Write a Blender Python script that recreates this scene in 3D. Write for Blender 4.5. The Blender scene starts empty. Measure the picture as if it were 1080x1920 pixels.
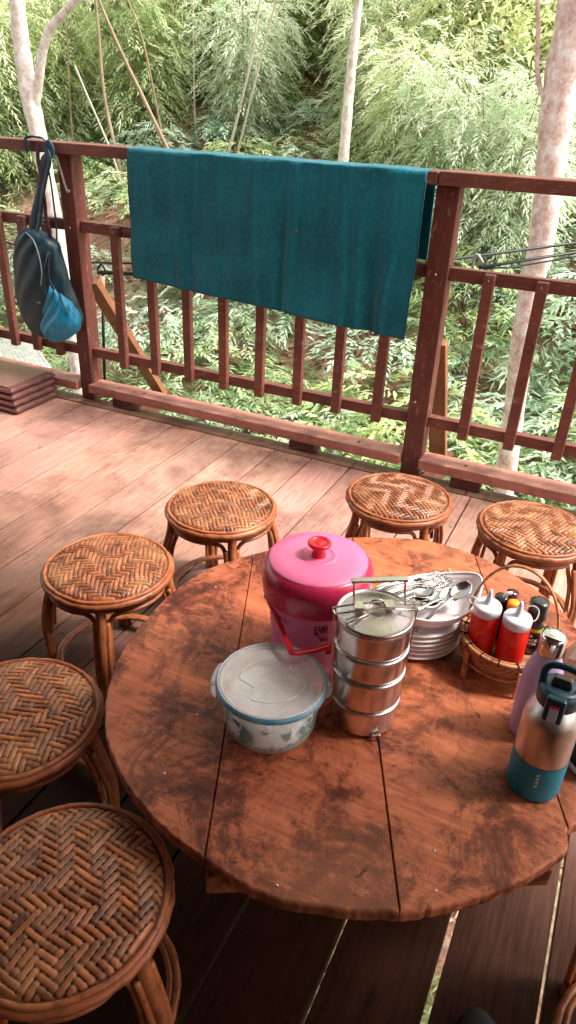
import bpy, math, random
import numpy as np
from mathutils import Vector, Matrix
random.seed(7); np.random.seed(7)
PI = math.pi
SC = bpy.context.scene
COL = SC.collection

# ------------------------------------------------------------------ camera
CP = Vector((2.5910, -2.9040, 1.4443))
CR = Vector((0.9004, 0.4335, 0.0399)).normalized()
CU = Vector((-0.2470, 0.4310, 0.8679))
CF = Vector((-0.3600, 0.7908, -0.4953)).normalized()
CU = CR.cross(CF).normalized()
FPX = 1338.74
cd = bpy.data.cameras.new('camera'); cam = bpy.data.objects.new('camera', cd); COL.objects.link(cam)
cd.sensor_fit = 'VERTICAL'; cd.sensor_height = 36; cd.lens = 36 * FPX / 1920; cd.clip_end = 500; cd.clip_start = .02
m = Matrix((CR, CU, -CF)).transposed().to_4x4(); m.translation = CP; cam.matrix_world = m
SC.camera = cam

def ray(u, v): return CF + CR * ((u - 540) / FPX) - CU * ((v - 960) / FPX)
def PZ(u, v, z):
    d = ray(u, v); return CP + d * ((z - CP.z) / d.z)
def PY(u, v, y):
    d = ray(u, v); return CP + d * ((y - CP.y) / d.y)

# ------------------------------------------------------------------ light
W = bpy.data.worlds.new('World'); SC.world = W; W.use_nodes = True
SUN_EL, SUN_AZ = math.radians(54), math.radians(72)   # azimuth measured from +y towards +x
nt = W.node_tree; nt.nodes.clear()
sky = nt.nodes.new('ShaderNodeTexSky'); sky.sky_type = 'NISHITA'; sky.sun_disc = False
sky.sun_elevation = SUN_EL; sky.sun_rotation = SUN_AZ; sky.dust_density = 4.0; sky.ozone_density = .6
hs = nt.nodes.new('ShaderNodeHueSaturation'); hs.inputs['Saturation'].default_value = .22
bg = nt.nodes.new('ShaderNodeBackground'); bg.inputs[1].default_value = .42
ow = nt.nodes.new('ShaderNodeOutputWorld')
nt.links.new(sky.outputs[0], hs.inputs['Color']); wt = nt.nodes.new('ShaderNodeMix'); wt.data_type = 'RGBA'; wt.blend_type = 'MULTIPLY'; wt.inputs[0].default_value = 1; wt.inputs[7].default_value = (1, .95, .89, 1); nt.links.new(hs.outputs[0], wt.inputs[6]); nt.links.new(wt.outputs[2], bg.inputs[0]); nt.links.new(bg.outputs[0], ow.inputs[0])
sl = bpy.data.lights.new('sun', 'SUN'); sl.energy = 5.0; sl.angle = math.radians(12); sl.color = (1, .96, .9)
so = bpy.data.objects.new('sun', sl); COL.objects.link(so)
sd = Vector((math.sin(SUN_AZ) * math.cos(SUN_EL), math.cos(SUN_AZ) * math.cos(SUN_EL), math.sin(SUN_EL)))
so.rotation_euler = sd.to_track_quat('Z', 'Y').to_euler()
SC.view_settings.view_transform = 'Standard'; SC.view_settings.look = 'None'; SC.view_settings.exposure = 0
SC.render.engine = 'CYCLES'
try:
    SC.cycles.use_denoising = True; SC.cycles.max_bounces = 6; SC.cycles.transparent_max_bounces = 8
except Exception: pass

# ------------------------------------------------------------------ materials
class N:
    def __init__(s, name):
        s.m = bpy.data.materials.new(name); s.m.use_nodes = True; s.t = s.m.node_tree; s.n = s.t.nodes; s.n.clear()
        s.out = s.n.new('ShaderNodeOutputMaterial'); s.p = s.n.new('ShaderNodeBsdfPrincipled'); s.l(s.p.outputs[0], s.out.inputs[0])
    def l(s, a, b): s.t.links.new(a, b)
    def tc(s, scale=(1, 1, 1), rot=(0, 0, 0), kind='Object'):
        a = s.n.new('ShaderNodeTexCoord'); b = s.n.new('ShaderNodeMapping'); s.l(a.outputs[kind], b.inputs[0])
        b.inputs['Scale'].default_value = scale; b.inputs['Rotation'].default_value = rot; return b.outputs[0]
    def noise(s, vec, scale, detail=4, rough=.6, dist=0):
        a = s.n.new('ShaderNodeTexNoise'); s.l(vec, a.inputs['Vector']); a.inputs['Scale'].default_value = scale
        a.inputs['Detail'].default_value = detail; a.inputs['Roughness'].default_value = rough; a.inputs['Distortion'].default_value = dist
        return a.outputs[0]
    def ramp(s, fac, stops):
        r = s.n.new('ShaderNodeValToRGB'); s.l(fac, r.inputs[0]); e = r.color_ramp.elements
        while len(e) < len(stops): e.new(.5)
        for x, (q, c) in zip(e, stops):
            x.position = q; x.color = (*c, 1) if hasattr(c, '__len__') else (c, c, c, 1)
        return r.outputs[0]
    def mix(s, a, b, fac, mode='MIX'):
        x = s.n.new('ShaderNodeMix'); x.data_type = 'RGBA'; x.blend_type = mode
        if hasattr(fac, 'is_output'): s.l(fac, x.inputs[0])
        else: x.inputs[0].default_value = fac
        for v, i in ((a, 6), (b, 7)):
            if hasattr(v, 'is_output'): s.l(v, x.inputs[i])
            else: x.inputs[i].default_value = (*v, 1)
        return x.outputs[2]
    def attr(s, name='tone'):
        a = s.n.new('ShaderNodeAttribute'); a.attribute_name = name; return a
    def sep(s, c):
        a = s.n.new('ShaderNodeSeparateColor'); s.l(c, a.inputs[0]); return a.outputs
    def bump(s, h, strength=.3, dist=.002):
        b = s.n.new('ShaderNodeBump'); b.inputs['Strength'].default_value = strength; b.inputs['Distance'].default_value = dist
        s.l(h, b.inputs['Height']); s.l(b.outputs[0], s.p.inputs['Normal'])
    def set(s, **k):
        for a, v in k.items():
            i = s.p.inputs[{'base': 'Base Color', 'rough': 'Roughness', 'metal': 'Metallic', 'spec': 'Specular IOR Level', 'coat': 'Coat Weight',
                            'trans': 'Transmission Weight', 'ior': 'IOR', 'alpha': 'Alpha', 'sheen': 'Sheen Weight', 'sss': 'Subsurface Weight'}[a]]
            if hasattr(v, 'is_output'): s.l(v, i)
            elif hasattr(v, '__len__'): i.default_value = (*v, 1)
            else: i.default_value = v
        return s

def wood(name, c1, c2, dark, grain=(1, 14, 14), rough=(.45, .7), stain=.5, stain_scale=4, bump=.25, tone=True, rotz=0, spots=0.0, spec=.5, coat=0):
    n = N(name); v = n.tc(grain, (0, 0, rotz)); g = n.noise(v, 6, 6, .65, .6)
    w = n.tc((1, 1, 1)); st = n.noise(w, stain_scale, 6, .7, .3); st2 = n.noise(w, stain_scale * 7, 4, .7)
    col = n.ramp(g, [(.25, c2), (.7, c1)])
    sm = n.ramp(st, [(.42, 0.0), (.62, 1.0)])
    dk = n.mix(col, dark, stain)
    col = n.mix(col, dk, sm)
    sp = n.ramp(st2, [(.62, 0.0), (.72, 1.0)])
    if spots: col = n.mix(col, n.mix(col, dark, spots), sp)
    scf = n.noise(n.tc(tuple(1 + .25 * (x - 1) for x in grain)), 14, 5, .75, .4); col = n.mix(col, n.mix(col, (.62, .40, .32), .45), n.ramp(scf, [(.57, 0.0), (.72, 1.0)]))
    if tone:
        col = n.mix(col, n.attr().outputs[0], 1.0, 'MULTIPLY')
    rr = n.ramp(st, [(.3, rough[0]), (.75, rough[1])])
    n.set(base=col, rough=rr, spec=spec, coat=coat)
    n.bump(g, bump, .003); return n.m

def plain(name, c, rough=.5, metal=0, var=.12, scale=20, bump=0, **k):
    n = N(name); v = n.tc(); q = n.noise(v, scale, 4)
    col = n.mix(tuple(x * (1 - var) for x in c), tuple(min(1, x * (1 + var)) for x in c), n.ramp(q, [(.3, 0.0), (.7, 1.0)]))
    n.set(base=col, rough=n.ramp(q, [(.3, max(0, rough - .06)), (.7, min(1, rough + .06))]), metal=metal, **k)
    if bump: n.bump(q, bump, .002)
    return n.m

def leafmat(name, dark, mid, light, trans=.5):
    n = N(name); a = n.sep(n.attr().outputs[0]); oi = n.n.new('ShaderNodeObjectInfo')
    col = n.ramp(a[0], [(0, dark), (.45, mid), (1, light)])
    col = n.mix(col, n.mix(col, (1.0, .97, .60), 1.0, 'MULTIPLY'), n.ramp(oi.outputs['Random'], [(.2, 0.0), (.8, 1.0)]))
    n.set(base=col, rough=.42, spec=.5)
    tr = n.n.new('ShaderNodeBsdfTranslucent'); n.l(col, tr.inputs[0]); mx = n.n.new('ShaderNodeMixShader'); mx.inputs[0].default_value = trans
    n.l(n.p.outputs[0], mx.inputs[1]); n.l(tr.outputs[0], mx.inputs[2]); n.l(mx.outputs[0], n.out.inputs[0])
    return n.m

M = {}
def deck_mat():
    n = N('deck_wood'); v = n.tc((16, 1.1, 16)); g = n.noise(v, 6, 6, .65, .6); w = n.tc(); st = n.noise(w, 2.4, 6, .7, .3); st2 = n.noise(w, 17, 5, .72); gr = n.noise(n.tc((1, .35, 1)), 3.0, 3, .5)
    shaded_wood = n.ramp(g, [(.25, (.016, .006, .004)), (.7, (.050, .019, .011))]); lit_wood = n.ramp(g, [(.25, (.37, .16, .115)), (.66, (.68, .385, .30))])  # light falloff painted in: pale near the rail, dark in the foreground
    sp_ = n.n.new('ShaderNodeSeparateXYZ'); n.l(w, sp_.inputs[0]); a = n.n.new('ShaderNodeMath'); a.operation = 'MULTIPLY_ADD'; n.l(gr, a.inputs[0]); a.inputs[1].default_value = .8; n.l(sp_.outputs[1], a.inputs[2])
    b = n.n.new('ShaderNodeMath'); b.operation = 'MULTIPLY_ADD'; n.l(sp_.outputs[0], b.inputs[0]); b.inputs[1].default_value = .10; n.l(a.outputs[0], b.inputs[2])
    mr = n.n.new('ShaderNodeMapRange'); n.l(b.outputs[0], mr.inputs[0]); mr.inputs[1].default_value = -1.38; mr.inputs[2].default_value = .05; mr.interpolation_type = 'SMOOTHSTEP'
    col = n.mix(shaded_wood, lit_wood, mr.outputs[0]); col = n.mix(col, n.mix(col, (.06, .02, .012), .6), n.ramp(st, [(.48, 0.0), (.66, 1.0)]))
    col = n.mix(col, n.mix(col, (.04, .012, .008), .75), n.ramp(st2, [(.62, 0.0), (.70, 1.0)])); col = n.mix(col, n.attr().outputs[0], 1.0, 'MULTIPLY')
    n.set(base=col, rough=n.ramp(st, [(.3, .36), (.75, .6)]), spec=n.ramp(mr.outputs[0], [(.15, .06), (.8, .55)])); n.bump(g, .3, .003); return n.m
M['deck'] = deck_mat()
M['rail'] = wood('rail_wood', (.23, .078, .056), (.135, .042, .030), (.06, .018, .012), grain=(2, 12, 12), rough=(.4, .65), stain=.45, stain_scale=6, spots=.3)
M['post'] = wood('post_wood', (.175, .050, .036), (.105, .028, .020), (.06, .018, .012), grain=(12, 12, 1.2), rough=(.4, .65), stain=.5, stain_scale=6, spots=.3)
M['kick'] = wood('kick_wood', (.44, .19, .15), (.28, .10, .075), (.08, .03, .02), grain=(2, 12, 12), rough=(.35, .6), stain=.45, stain_scale=6, spots=.3)
M['brace'] = wood('brace_wood', (.40, .19, .085), (.26, .105, .045), (.15, .06, .03), grain=(6, 6, 6), tone=False)
TROT = math.atan2(.78, -.33)

def table_mat():
    n = N('table_wood'); v = n.tc((1.2, 16, 16), (0, 0, -math.atan2(-.78, .33))); g = n.noise(v, 5, 7, .7, .8)
    w = n.tc(); st = n.noise(w, 7.5, 9, .76, .6); fine = n.noise(w, 30, 8, .78, .5); big = n.noise(w, 2.0, 3, .5)
    col = n.ramp(g, [(.30, (.29, .066, .028)), (.66, (.56, .170, .078))])
    # worn stain, thickest in the middle of the table
    tc = n.n.new('ShaderNodeTexCoord'); mp = n.n.new('ShaderNodeMapping'); mp.vector_type = 'POINT'; n.l(tc.outputs['Object'], mp.inputs[0])
    q_ = PZ(770, 1390, .42); mp.inputs['Location'].default_value = (-(q_.x - 2.33), -(q_.y + 1.78), 0)
    ln = n.n.new('ShaderNodeVectorMath'); ln.operation = 'LENGTH'; n.l(mp.outputs[0], ln.inputs[0])
    cen = n.ramp(ln.outputs['Value'], [(.05, 1.0), (.40, .0)])
    k = n.n.new('ShaderNodeMath'); k.operation = 'MULTIPLY_ADD'; n.l(cen, k.inputs[0]); k.inputs[1].default_value = .30; n.l(st, k.inputs[2])
    k2 = n.n.new('ShaderNodeMath'); k2.operation = 'MULTIPLY_ADD'; n.l(fine, k2.inputs[0]); k2.inputs[1].default_value = .40; n.l(k.outputs[0], k2.inputs[2])
    col = n.mix(col, n.mix(col, (.10, .016, .008), .55), n.ramp(k2.outputs[0], [(.60, 0.0), (.78, 1.0)]))
    sm = n.ramp(k2.outputs[0], [(.68, 0.0), (.745, .55), (.84, 1.0)])
    col = n.mix(col, n.mix(col, (.05, .006, .003), .9), sm)
    lt = n.ramp(big, [(.45, 0.0), (.7, .4)]); col = n.mix(col, (.50, .20, .10), lt)
    sp = n.noise(w, 34, 3, .6, .8); spk = n.ramp(sp, [(.66, 0.0), (.72, .85)]); col = n.mix(col, (.05, .01, .006), spk)
    col = n.mix(col, n.attr().outputs[0], 1.0, 'MULTIPLY')
    n.set(base=col, rough=n.ramp(st, [(.3, .55), (.7, .42)]), spec=.28)
    hh = n.n.new('ShaderNodeMath'); hh.operation = 'ADD'; n.l(g, hh.inputs[0]); n.l(fine, hh.inputs[1])
    n.bump(hh.outputs[0], .35, .0016); return n.m
M['table'] = table_mat()

def rattan(name, c_light, c_dark, rough=.34):
    n = N(name); a = n.sep(n.attr().outputs[0]); v = n.tc((1, 1, 1)); q = n.noise(v, 45, 5, .7, .3); q2 = n.noise(v, 9, 3)
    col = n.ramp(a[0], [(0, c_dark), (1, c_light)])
    col = n.mix(col, n.mix(col, (.06, .018, .008), .75), n.ramp(q, [(.5, 0.0), (.68, 1.0)]))
    col = n.mix(col, n.mix(col, (.9, .45, .2), .25), n.ramp(q2, [(.5, 0.0), (.7, 1.0)]))
    oi = n.n.new('ShaderNodeObjectInfo'); col = n.mix(col, n.mix(col, (.74, .68, .66), 1.0, 'MULTIPLY'), n.ramp(oi.outputs['Random'], [(.1, 0.0), (.9, .8)]))
    n.set(base=col, rough=n.ramp(q, [(.3, rough), (.7, rough + .2)]), spec=.35, coat=.12); n.p.inputs['Coat Roughness'].default_value = .22
    n.bump(q, .2, .0012); return n.m
M['cane'] = rattan('rattan_cane', (.44, .135, .050), (.16, .042, .016))
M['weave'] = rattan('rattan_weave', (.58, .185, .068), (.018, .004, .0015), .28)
M['basket'] = rattan('basket_weave', (.62, .27, .12), (.30, .10, .04), .42)

M['leafA'] = leafmat('bamboo_leaf', (.28, .38, .22), (.66, .79, .55), (.97, .98, .90))
M['leafB'] = leafmat('shrub_leaf', (.18, .32, .20), (.58, .73, .58), (.94, .98, .90))
M['litter'] = leafmat('litter_leaf', (.16, .07, .045), (.42, .22, .14), (.62, .42, .30), .1)
M['culm'] = plain('bamboo_culm', (.34, .26, .17), .5, var=.4, scale=4)
M['culm_pale'] = plain('bamboo_culm_pale', (.55, .50, .40), .5, var=.3, scale=4)
M['culm_brown'] = plain('bamboo_culm_brown', (.30, .20, .13), .55, var=.35, scale=4)

def bark(name, a, b, c):
    n = N(name); v = n.tc((1, 1, .8)); q = n.noise(v, 13, 8, .78, .15); q2 = n.noise(v, 30, 5, .7)
    col = n.ramp(q, [(.36, a), (.5, b), (.62, c)]); col = n.mix(col, a, n.ramp(q2, [(.58, 0.0), (.7, .7)]))
    n.set(base=col, rough=.8, spec=.2); n.bump(q, .5, .01); return n.m
M['bark_pink'] = bark('bark_pink', (.50, .30, .26), (.80, .60, .55), (.97, .92, .90))
M['bark_pale'] = bark('bark_pale', (.50, .38, .34), (.78, .68, .64), (.92, .88, .84))
M['bark_red'] = bark('bark_red', (.22, .09, .06), (.36, .16, .10), (.5, .28, .2))

def ground_mat():
    n = N('forest_soil'); v = n.tc(); q = n.noise(v, .55, 6, .7); q2 = n.noise(v, 9, 6, .75, .4)
    col = n.ramp(q2, [(.3, (.10, .05, .035)), (.5, (.30, .16, .11)), (.68, (.50, .33, .25))])
    gr = n.ramp(q2, [(.3, (.05, .08, .04)), (.7, (.26, .33, .18))])
    col = n.mix(col, gr, n.ramp(q, [(.45, 0.0), (.6, .85)]))
    n.set(base=col, rough=.9, spec=.2); n.bump(q2, .8, .05); return n.m
M['soil'] = ground_mat()
M['shade_roof'] = plain('shade_roof_thatch', (.16, .09, .05), .9, var=.4, scale=12, bump=.5)

def cloth(name, c1, c2, weave=900, rough=.85, sheen=.3):
    n = N(name); v = n.tc(); q = n.noise(v, 3.2, 5, .6, .3); f = n.noise(v, 260, 2, .5)
    s = n.noise(n.tc((9, 9, .8)), 2.2, 4, .6)
    col = n.mix(c1, c2, n.ramp(q, [(.35, 0.0), (.7, 1.0)])); col = n.mix(col, n.mix(col, (0, 0, 0), .30), n.ramp(s, [(.36, .8), (.60, 0.0)]))
    col = n.mix(col, n.mix(col, (.04, .38, .48), .30), n.ramp(n.noise(v, 55, 4, .7), [(.48, 0.0), (.72, 1.0)]))
    n.set(base=col, rough=rough, spec=.15, sheen=sheen); n.bump(f, .8, .003); return n
nn = cloth('towel_terry', (.003, .130, .180), (.005, .21, .27)); 
tr = nn.n.new('ShaderNodeBsdfTranslucent'); tr.inputs[0].default_value = (.005, .24, .27, 1); mx = nn.n.new('ShaderNodeMixShader'); mx.inputs[0].default_value = .22
nn.l(nn.p.outputs[0], mx.inputs[1]); nn.l(tr.outputs[0], mx.inputs[2]); nn.l(mx.outputs[0], nn.out.inputs[0]); M['towel'] = nn.m
M['hem'] = plain('towel_hem', (.003, .075, .10), .8, scale=200)
M['stainspot'] = plain('towel_spot', (.16, .13, .04), .9)
M['bag'] = plain('bag_nylon', (.005, .034, .050), .46, var=.45, scale=18, bump=.9)
M['bagblue'] = plain('bag_pocket_blue', (.003, .24, .42), .42, var=.3, scale=16, bump=.3)
M['strap'] = plain('bag_strap', (.018, .05, .085), .6, var=.3)
M['strapdark'] = plain('bag_strap_dark', (.045, .018, .022), .6, var=.3)
M['cord'] = plain('grey_cord', (.45, .42, .40), .6)
M['zip'] = plain('zip_grey', (.20, .22, .24), .4)
M['mat'] = plain('mat_vinyl', (.15, .058, .050), .42, var=.2, scale=12, bump=.15)
M['mattop'] = plain('mat_top_vinyl', (.23, .125, .085), .36, var=.2, scale=7, bump=.1)
M['pink'] = plain('pink_plastic', (.90, .27, .52), .34, var=.05, sss=0.0)
M['pinklid'] = plain('lid_pink_plastic', (.82, .17, .34), .38, var=.06)
M['pinkrim'] = plain('rim_crimson_plastic', (.56, .022, .085), .28, var=.05, coat=.3)
M['redknob'] = plain('red_plastic', (.62, .012, .022), .3, var=.05)
M['ink'] = plain('dark_print', (.16, .01, .05), .5)
def steel(name, c=(.62, .60, .57), rough=.24, aniso_scale=(1, 1, 60)):
    n = N(name); v = n.tc(aniso_scale); q = n.noise(v, 8, 5, .7); w = n.noise(n.tc(), 9, 5, .65)
    col = n.mix(tuple(x * .72 for x in c), c, n.ramp(w, [(.35, 0.0), (.65, 1.0)]))
    n.set(base=col, metal=1.0, rough=n.ramp(w, [(.3, rough - .06), (.7, rough + .12)])); n.bump(q, .06, .001); return n.m
M['steel'] = steel('tiffin_steel', (.82, .75, .73), .21)
M['lidsteel'] = steel('lid_steel', (.60, .52, .52), .24)
M['wire'] = steel('wire_steel', (.70, .64, .56), .2, (1, 1, 1))
M['cutlery'] = steel('cutlery_steel', (.58, .54, .52), .20, (1, 1, 1))
M['bottle_steel'] = steel('bottle_steel', (.84, .81, .79), .36, (60, 60, 1))
M['chrome'] = steel('cap_chrome', (.85, .82, .8), .08, (1, 1, 1))
M['teal'] = plain('teal_silicone', (.004, .20, .29), .5, var=.05)
M['tealdark'] = plain('dark_teal_plastic', (.006, .045, .065), .35, var=.1)
M['lav'] = plain('lavender_coating', (.52, .38, .60), .42, var=.04)
M['navy'] = plain('navy_coating', (.008, .022, .045), .38, var=.1)
M['white'] = plain('white_plastic', (.80, .79, .80), .35, var=.04)
M['plate'] = plain('white_melamine', (.86, .80, .80), .22, var=.04, coat=.3)
M['redtab'] = plain('red_tab', (.75, .03, .03), .4)
M['greytab'] = plain('grey_tab', (.45, .55, .60), .4)
M['ketchup'] = plain('ketchup_red', (.72, .012, .008), .30, var=.04, coat=.2)
M['nozzle'] = plain('nozzle_plastic', (.70, .74, .80), .30, var=.04)
M['black'] = plain('black_plastic', (.012, .011, .012), .18, var=.2, coat=.4)
M['darkred'] = plain('sauce_dark', (.05, .008, .015), .2, coat=.5)
M['pepperbody'] = plain('pepper_body', (.035, .028, .024), .2, var=.5, scale=60, coat=.4)
M['orange'] = plain('orange_cap', (.85, .30, .01), .4)
M['lime'] = plain('lime_label', (.55, .50, .03), .5)
M['paper'] = plain('paper_beige', (.55, .42, .33), .8, var=.08, bump=.2)
M['gasket'] = plain('blue_gasket', (.008, .26, .42), .4)
M['green'] = plain('herb_green', (.006, .16, .13), .5, var=.5, scale=40)
M['cream'] = plain('noodle_cream', (.72, .62, .50), .5, var=.2, scale=30, bump=.5)
M['fog'] = plain('food_pale', (.90, .95, .94), .5, var=.08, scale=18, bump=.15)
M['rubber'] = plain('black_rubber', (.006, .006, .007), .6)
M['blue'] = plain('blue_plastic', (.01, .13, .35), .5)
M['cable'] = plain('dark_cable', (.012, .018, .016), .5)
M['net'] = plain('net_rope', (.62, .66, .62), .8)
M['grip'] = plain('tan_grip', (.48, .28, .19), .6)
M['screw'] = steel('screw_head', (.6, .55, .5), .4, (1, 1, 1))
n = N('clear_plastic_body'); q = n.noise(n.tc(), 14, 5, .7)
n.set(base=(.93, .99, 1.0), rough=.16, ior=1.3, spec=.6); n.set(alpha=n.ramp(q, [(.35, .16), (.7, .36)])); M['clear'] = n.m
n = N('clear_plastic_lid'); q = n.noise(n.tc(), 60, 5, .8); q2 = n.noise(n.tc(), 7, 5, .7)
n.set(base=(.92, .84, .81), rough=.2, spec=.6); n.set(alpha=n.ramp(q2, [(.35, .42), (.7, .68)])); n.bump(q, .5, .001); M['clearlid'] = n.m
n = N('clear_skirt'); q = n.noise(n.tc(), 18, 4, .7); n.set(base=(.85, .87, .88), rough=.15, alpha=n.ramp(q, [(.35, .06), (.65, .30)])); M['skirt'] = n.m
n = N('clear_ridge'); n.set(base=(.9, .88, .88), rough=.15, alpha=.6); M['ridge'] = n.m

# ------------------------------------------------------------------ mesh builder
def tag(o, label=None, cat=None, group=None, kind=None):
    if label: o['label'] = label
    if cat: o['category'] = cat
    if group: o['group'] = group
    if kind: o['kind'] = kind
    return o
def thing(name, loc, label, cat, group=None, rotz=0):
    o = bpy.data.objects.new(name, None); o.empty_display_size = .05; COL.objects.link(o); o.location = loc; o.rotation_euler = (0, 0, rotz)
    return tag(o, label, cat, group)

class MB:
    def __init__(s): s.v = []; s.f = []; s.t = []; s.sm = []
    def add(s, vs, fs, tone=(1, 1, 1), smooth=False):
        b = len(s.v); s.v += [tuple(x) for x in vs]; s.f += [tuple(i + b for i in f) for f in fs]
        if hasattr(tone, '__len__') and len(tone) == len(vs) and hasattr(tone[0], '__len__'): s.t += list(tone)
        else: s.t += [tone if hasattr(tone, '__len__') else (tone,) * 3] * len(vs)
        s.sm += [smooth] * len(fs); return s
    def box(s, c, d, R=None, tone=1.0, taper=None):
        vs = []
        for z in (-.5, .5):
            k = 1 if (taper is None or z < 0) else taper
            for x, y in ((-.5, -.5), (.5, -.5), (.5, .5), (-.5, .5)):
                p = Vector((x * d[0] * k, y * d[1] * k, z * d[2]))
                if R is not None: p = R @ p
                vs.append(p + Vector(c))
        return s.add(vs, [(3, 2, 1, 0), (4, 5, 6, 7), (0, 1, 5, 4), (1, 2, 6, 5), (2, 3, 7, 6), (3, 0, 4, 7)], tone)
    def beam(s, a, b, w, h, tone=1.0, up=Vector((0, 0, 1))):
        a, b = Vector(a), Vector(b); z = (b - a).normalized(); x = up.cross(z)
        if x.length < 1e-4: x = Vector((1, 0, 0))
        x.normalize(); y = z.cross(x); R = Matrix((x, y, z)).transposed()
        return s.box((a + b) / 2, (w, h, (b - a).length), R, tone)
    def tube(s, pts, r, seg=8, tone=1.0, closed=False, caps=True, flat=1.0, upv=None):
        pts = [Vector(p) for p in pts]; n = len(pts); rs = r if hasattr(r, '__len__') else [r] * n; tn = tone
        vs = []; tt = []; prev = None
        for i, p in enumerate(pts):
            if closed: d = pts[(i + 1) % n] - pts[i - 1]
            else: d = pts[min(i + 1, n - 1)] - pts[max(i - 1, 0)]
            d.normalize()
            if prev is None:
                a = upv if upv is not None else (Vector((0, 0, 1)) if abs(d.z) < .9 else Vector((1, 0, 0))); u = (a - d * a.dot(d)).normalized()
            else: u = (prev - d * prev.dot(d)).normalized()
            prev = u; w = d.cross(u)
            for k in range(seg):
                t = 2 * PI * k / seg; vs.append(p + (u * math.cos(t) * flat + w * math.sin(t)) * rs[i])
        fs = []; L = n if closed else n - 1
        for i in range(L):
            for k in range(seg):
                a = i * seg + k; b = i * seg + (k + 1) % seg; c = ((i + 1) % n) * seg
                fs.append((a, b, c + (k + 1) % seg, c + k))
        if caps and not closed: fs.append(tuple(range(seg))[::-1]); fs.append(tuple((n - 1) * seg + k for k in range(seg)))
        return s.add(vs, fs, tone, True)
    def lathe(s, prof, c=(0, 0, 0), seg=48, tone=1.0, sx=1, sy=1, smooth=True):
        vs = []
        for r, z in prof:
            for k in range(seg):
                t = 2 * PI * k / seg; vs.append((c[0] + r * sx * math.cos(t), c[1] + r * sy * math.sin(t), c[2] + z))
        fs = [(i * seg + k, i * seg + (k + 1) % seg, (i + 1) * seg + (k + 1) % seg, (i + 1) * seg + k) for i in range(len(prof) - 1) for k in range(seg)]
        return s.add(vs, fs, tone, smooth)
    def build(s, name, mat, parent=None, bevel=0, auto=35, loc=(0, 0, 0), subsurf=0, solid=0):
        me = bpy.data.meshes.new(name); me.from_pydata(s.v, [], s.f); me.materials.append(mat)
        ca = me.color_attributes.new('tone', 'FLOAT_COLOR', 'POINT')
        ca.data.foreach_set('color', np.array([(*t, 1) for t in s.t], 'f').ravel())
        me.polygons.foreach_set('use_smooth', s.sm); me.update()
        o = bpy.data.objects.new(name, me); COL.objects.link(o); o.location = loc
        if parent is not None: o.parent = parent
        if solid: q = o.modifiers.new('s', 'SOLIDIFY'); q.thickness = solid; q.offset = 0
        if subsurf: q = o.modifiers.new('u', 'SUBSURF'); q.levels = q.render_levels = subsurf
        if bevel: q = o.modifiers.new('b', 'BEVEL'); q.width = bevel; q.segments = 2; q.limit_method = 'ANGLE'; q.angle_limit = math.radians(40)
        return o
def circ(r, z, n=48, c=(0, 0), a0=0, a1=2 * PI): return [(c[0] + r * math.cos(a0 + (a1 - a0) * k / n), c[1] + r * math.sin(a0 + (a1 - a0) * k / n), z) for k in range(n)]
def npmesh(name, V, F, mat, tone, parent=None, smooth=False):
    me = bpy.data.meshes.new(name); V = np.asarray(V, 'f'); F = np.asarray(F, 'i')
    me.vertices.add(len(V)); me.vertices.foreach_set('co', V.ravel()); k = F.shape[1]
    me.loops.add(F.size); me.loops.foreach_set('vertex_index', F.ravel()); me.polygons.add(len(F))
    me.polygons.foreach_set('loop_start', np.arange(0, F.size, k, dtype='i')); me.polygons.foreach_set('loop_total', np.full(len(F), k, 'i'))
    me.update(calc_edges=True); me.materials.append(mat)
    ca = me.color_attributes.new('tone', 'FLOAT_COLOR', 'POINT'); T = np.ones((len(V), 4), 'f'); T[:, :3] = np.asarray(tone).reshape(len(V), -1)
    ca.data.foreach_set('color', T.ravel()); me.polygons.foreach_set('use_smooth', np.full(len(F), smooth))
    o = bpy.data.objects.new(name, me); COL.objects.link(o)
    if parent is not None: o.parent = parent
    return o
def copy_tree(o, parent=None):
    c = o.copy(); COL.objects.link(c)
    if parent is not None: c.parent = parent
    for ch in list(o.children): copy_tree(ch, c)
    return c
def smooth_path(pts, k=6, closed=False):
    pts = [Vector(p) for p in pts]; out = []; n = len(pts)
    for i in range(n - (0 if closed else 1)):
        g = lambda j: pts[j % n] if closed else pts[max(0, min(n - 1, j))]
        a, b, c, d = g(i - 1), g(i), g(i + 1), g(i + 2)
        for j in range(k):
            t = j / k; out.append(.5 * ((2 * b) + (c - a) * t + (2 * a - 5 * b + 4 * c - d) * t * t + (3 * b - a - 3 * c + d) * t ** 3))
    if not closed: out.append(pts[-1])
    return out

# ------------------------------------------------------------------ deck
mb = MB()
seams = [-2.46 + .1945 * k for k in range(0, 18)]
seams = [x for x in seams if x < .55] + [.647, .841, 1.036, 1.228, 1.420, 1.612, 1.800, 1.988, 2.177, 2.377, 2.575, 2.764] + [2.764 + .195 * k for k in range(1, 12)]
gaps = {2.377: .006, 2.575: .0125, 2.764: .008, 2.177: .006}
rnd = random.Random(3)
for a, b in zip(seams[:-1], seams[1:]):
    ga = gaps.get(a, .0070) / 2; gb = gaps.get(b, .0070) / 2
    # boards meet end to end over a joist
    ends = [-6.2, -3.6 + rnd.uniform(-.3, .3), -.085]
    if rnd.random() < .35 and not (1.9 < a < 2.9): ends.insert(2, -1.1 + rnd.uniform(-.4, .3))
    for y0, y1 in zip(ends[:-1], ends[1:]):
        t = rnd.uniform(.78, 1.12); dz = rnd.uniform(-.0015, 0)
        mb.box(((a + ga + b - gb) / 2, (y0 + y1) / 2, -.016 + dz), (b - gb - a - ga, y1 - y0 - .003, .032), tone=(t, t * rnd.uniform(.95, 1.05), t * rnd.uniform(.93, 1.05)))
deck = mb.build('deck', M['deck'], bevel=.0018); tag(deck, kind='structure')
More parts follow.
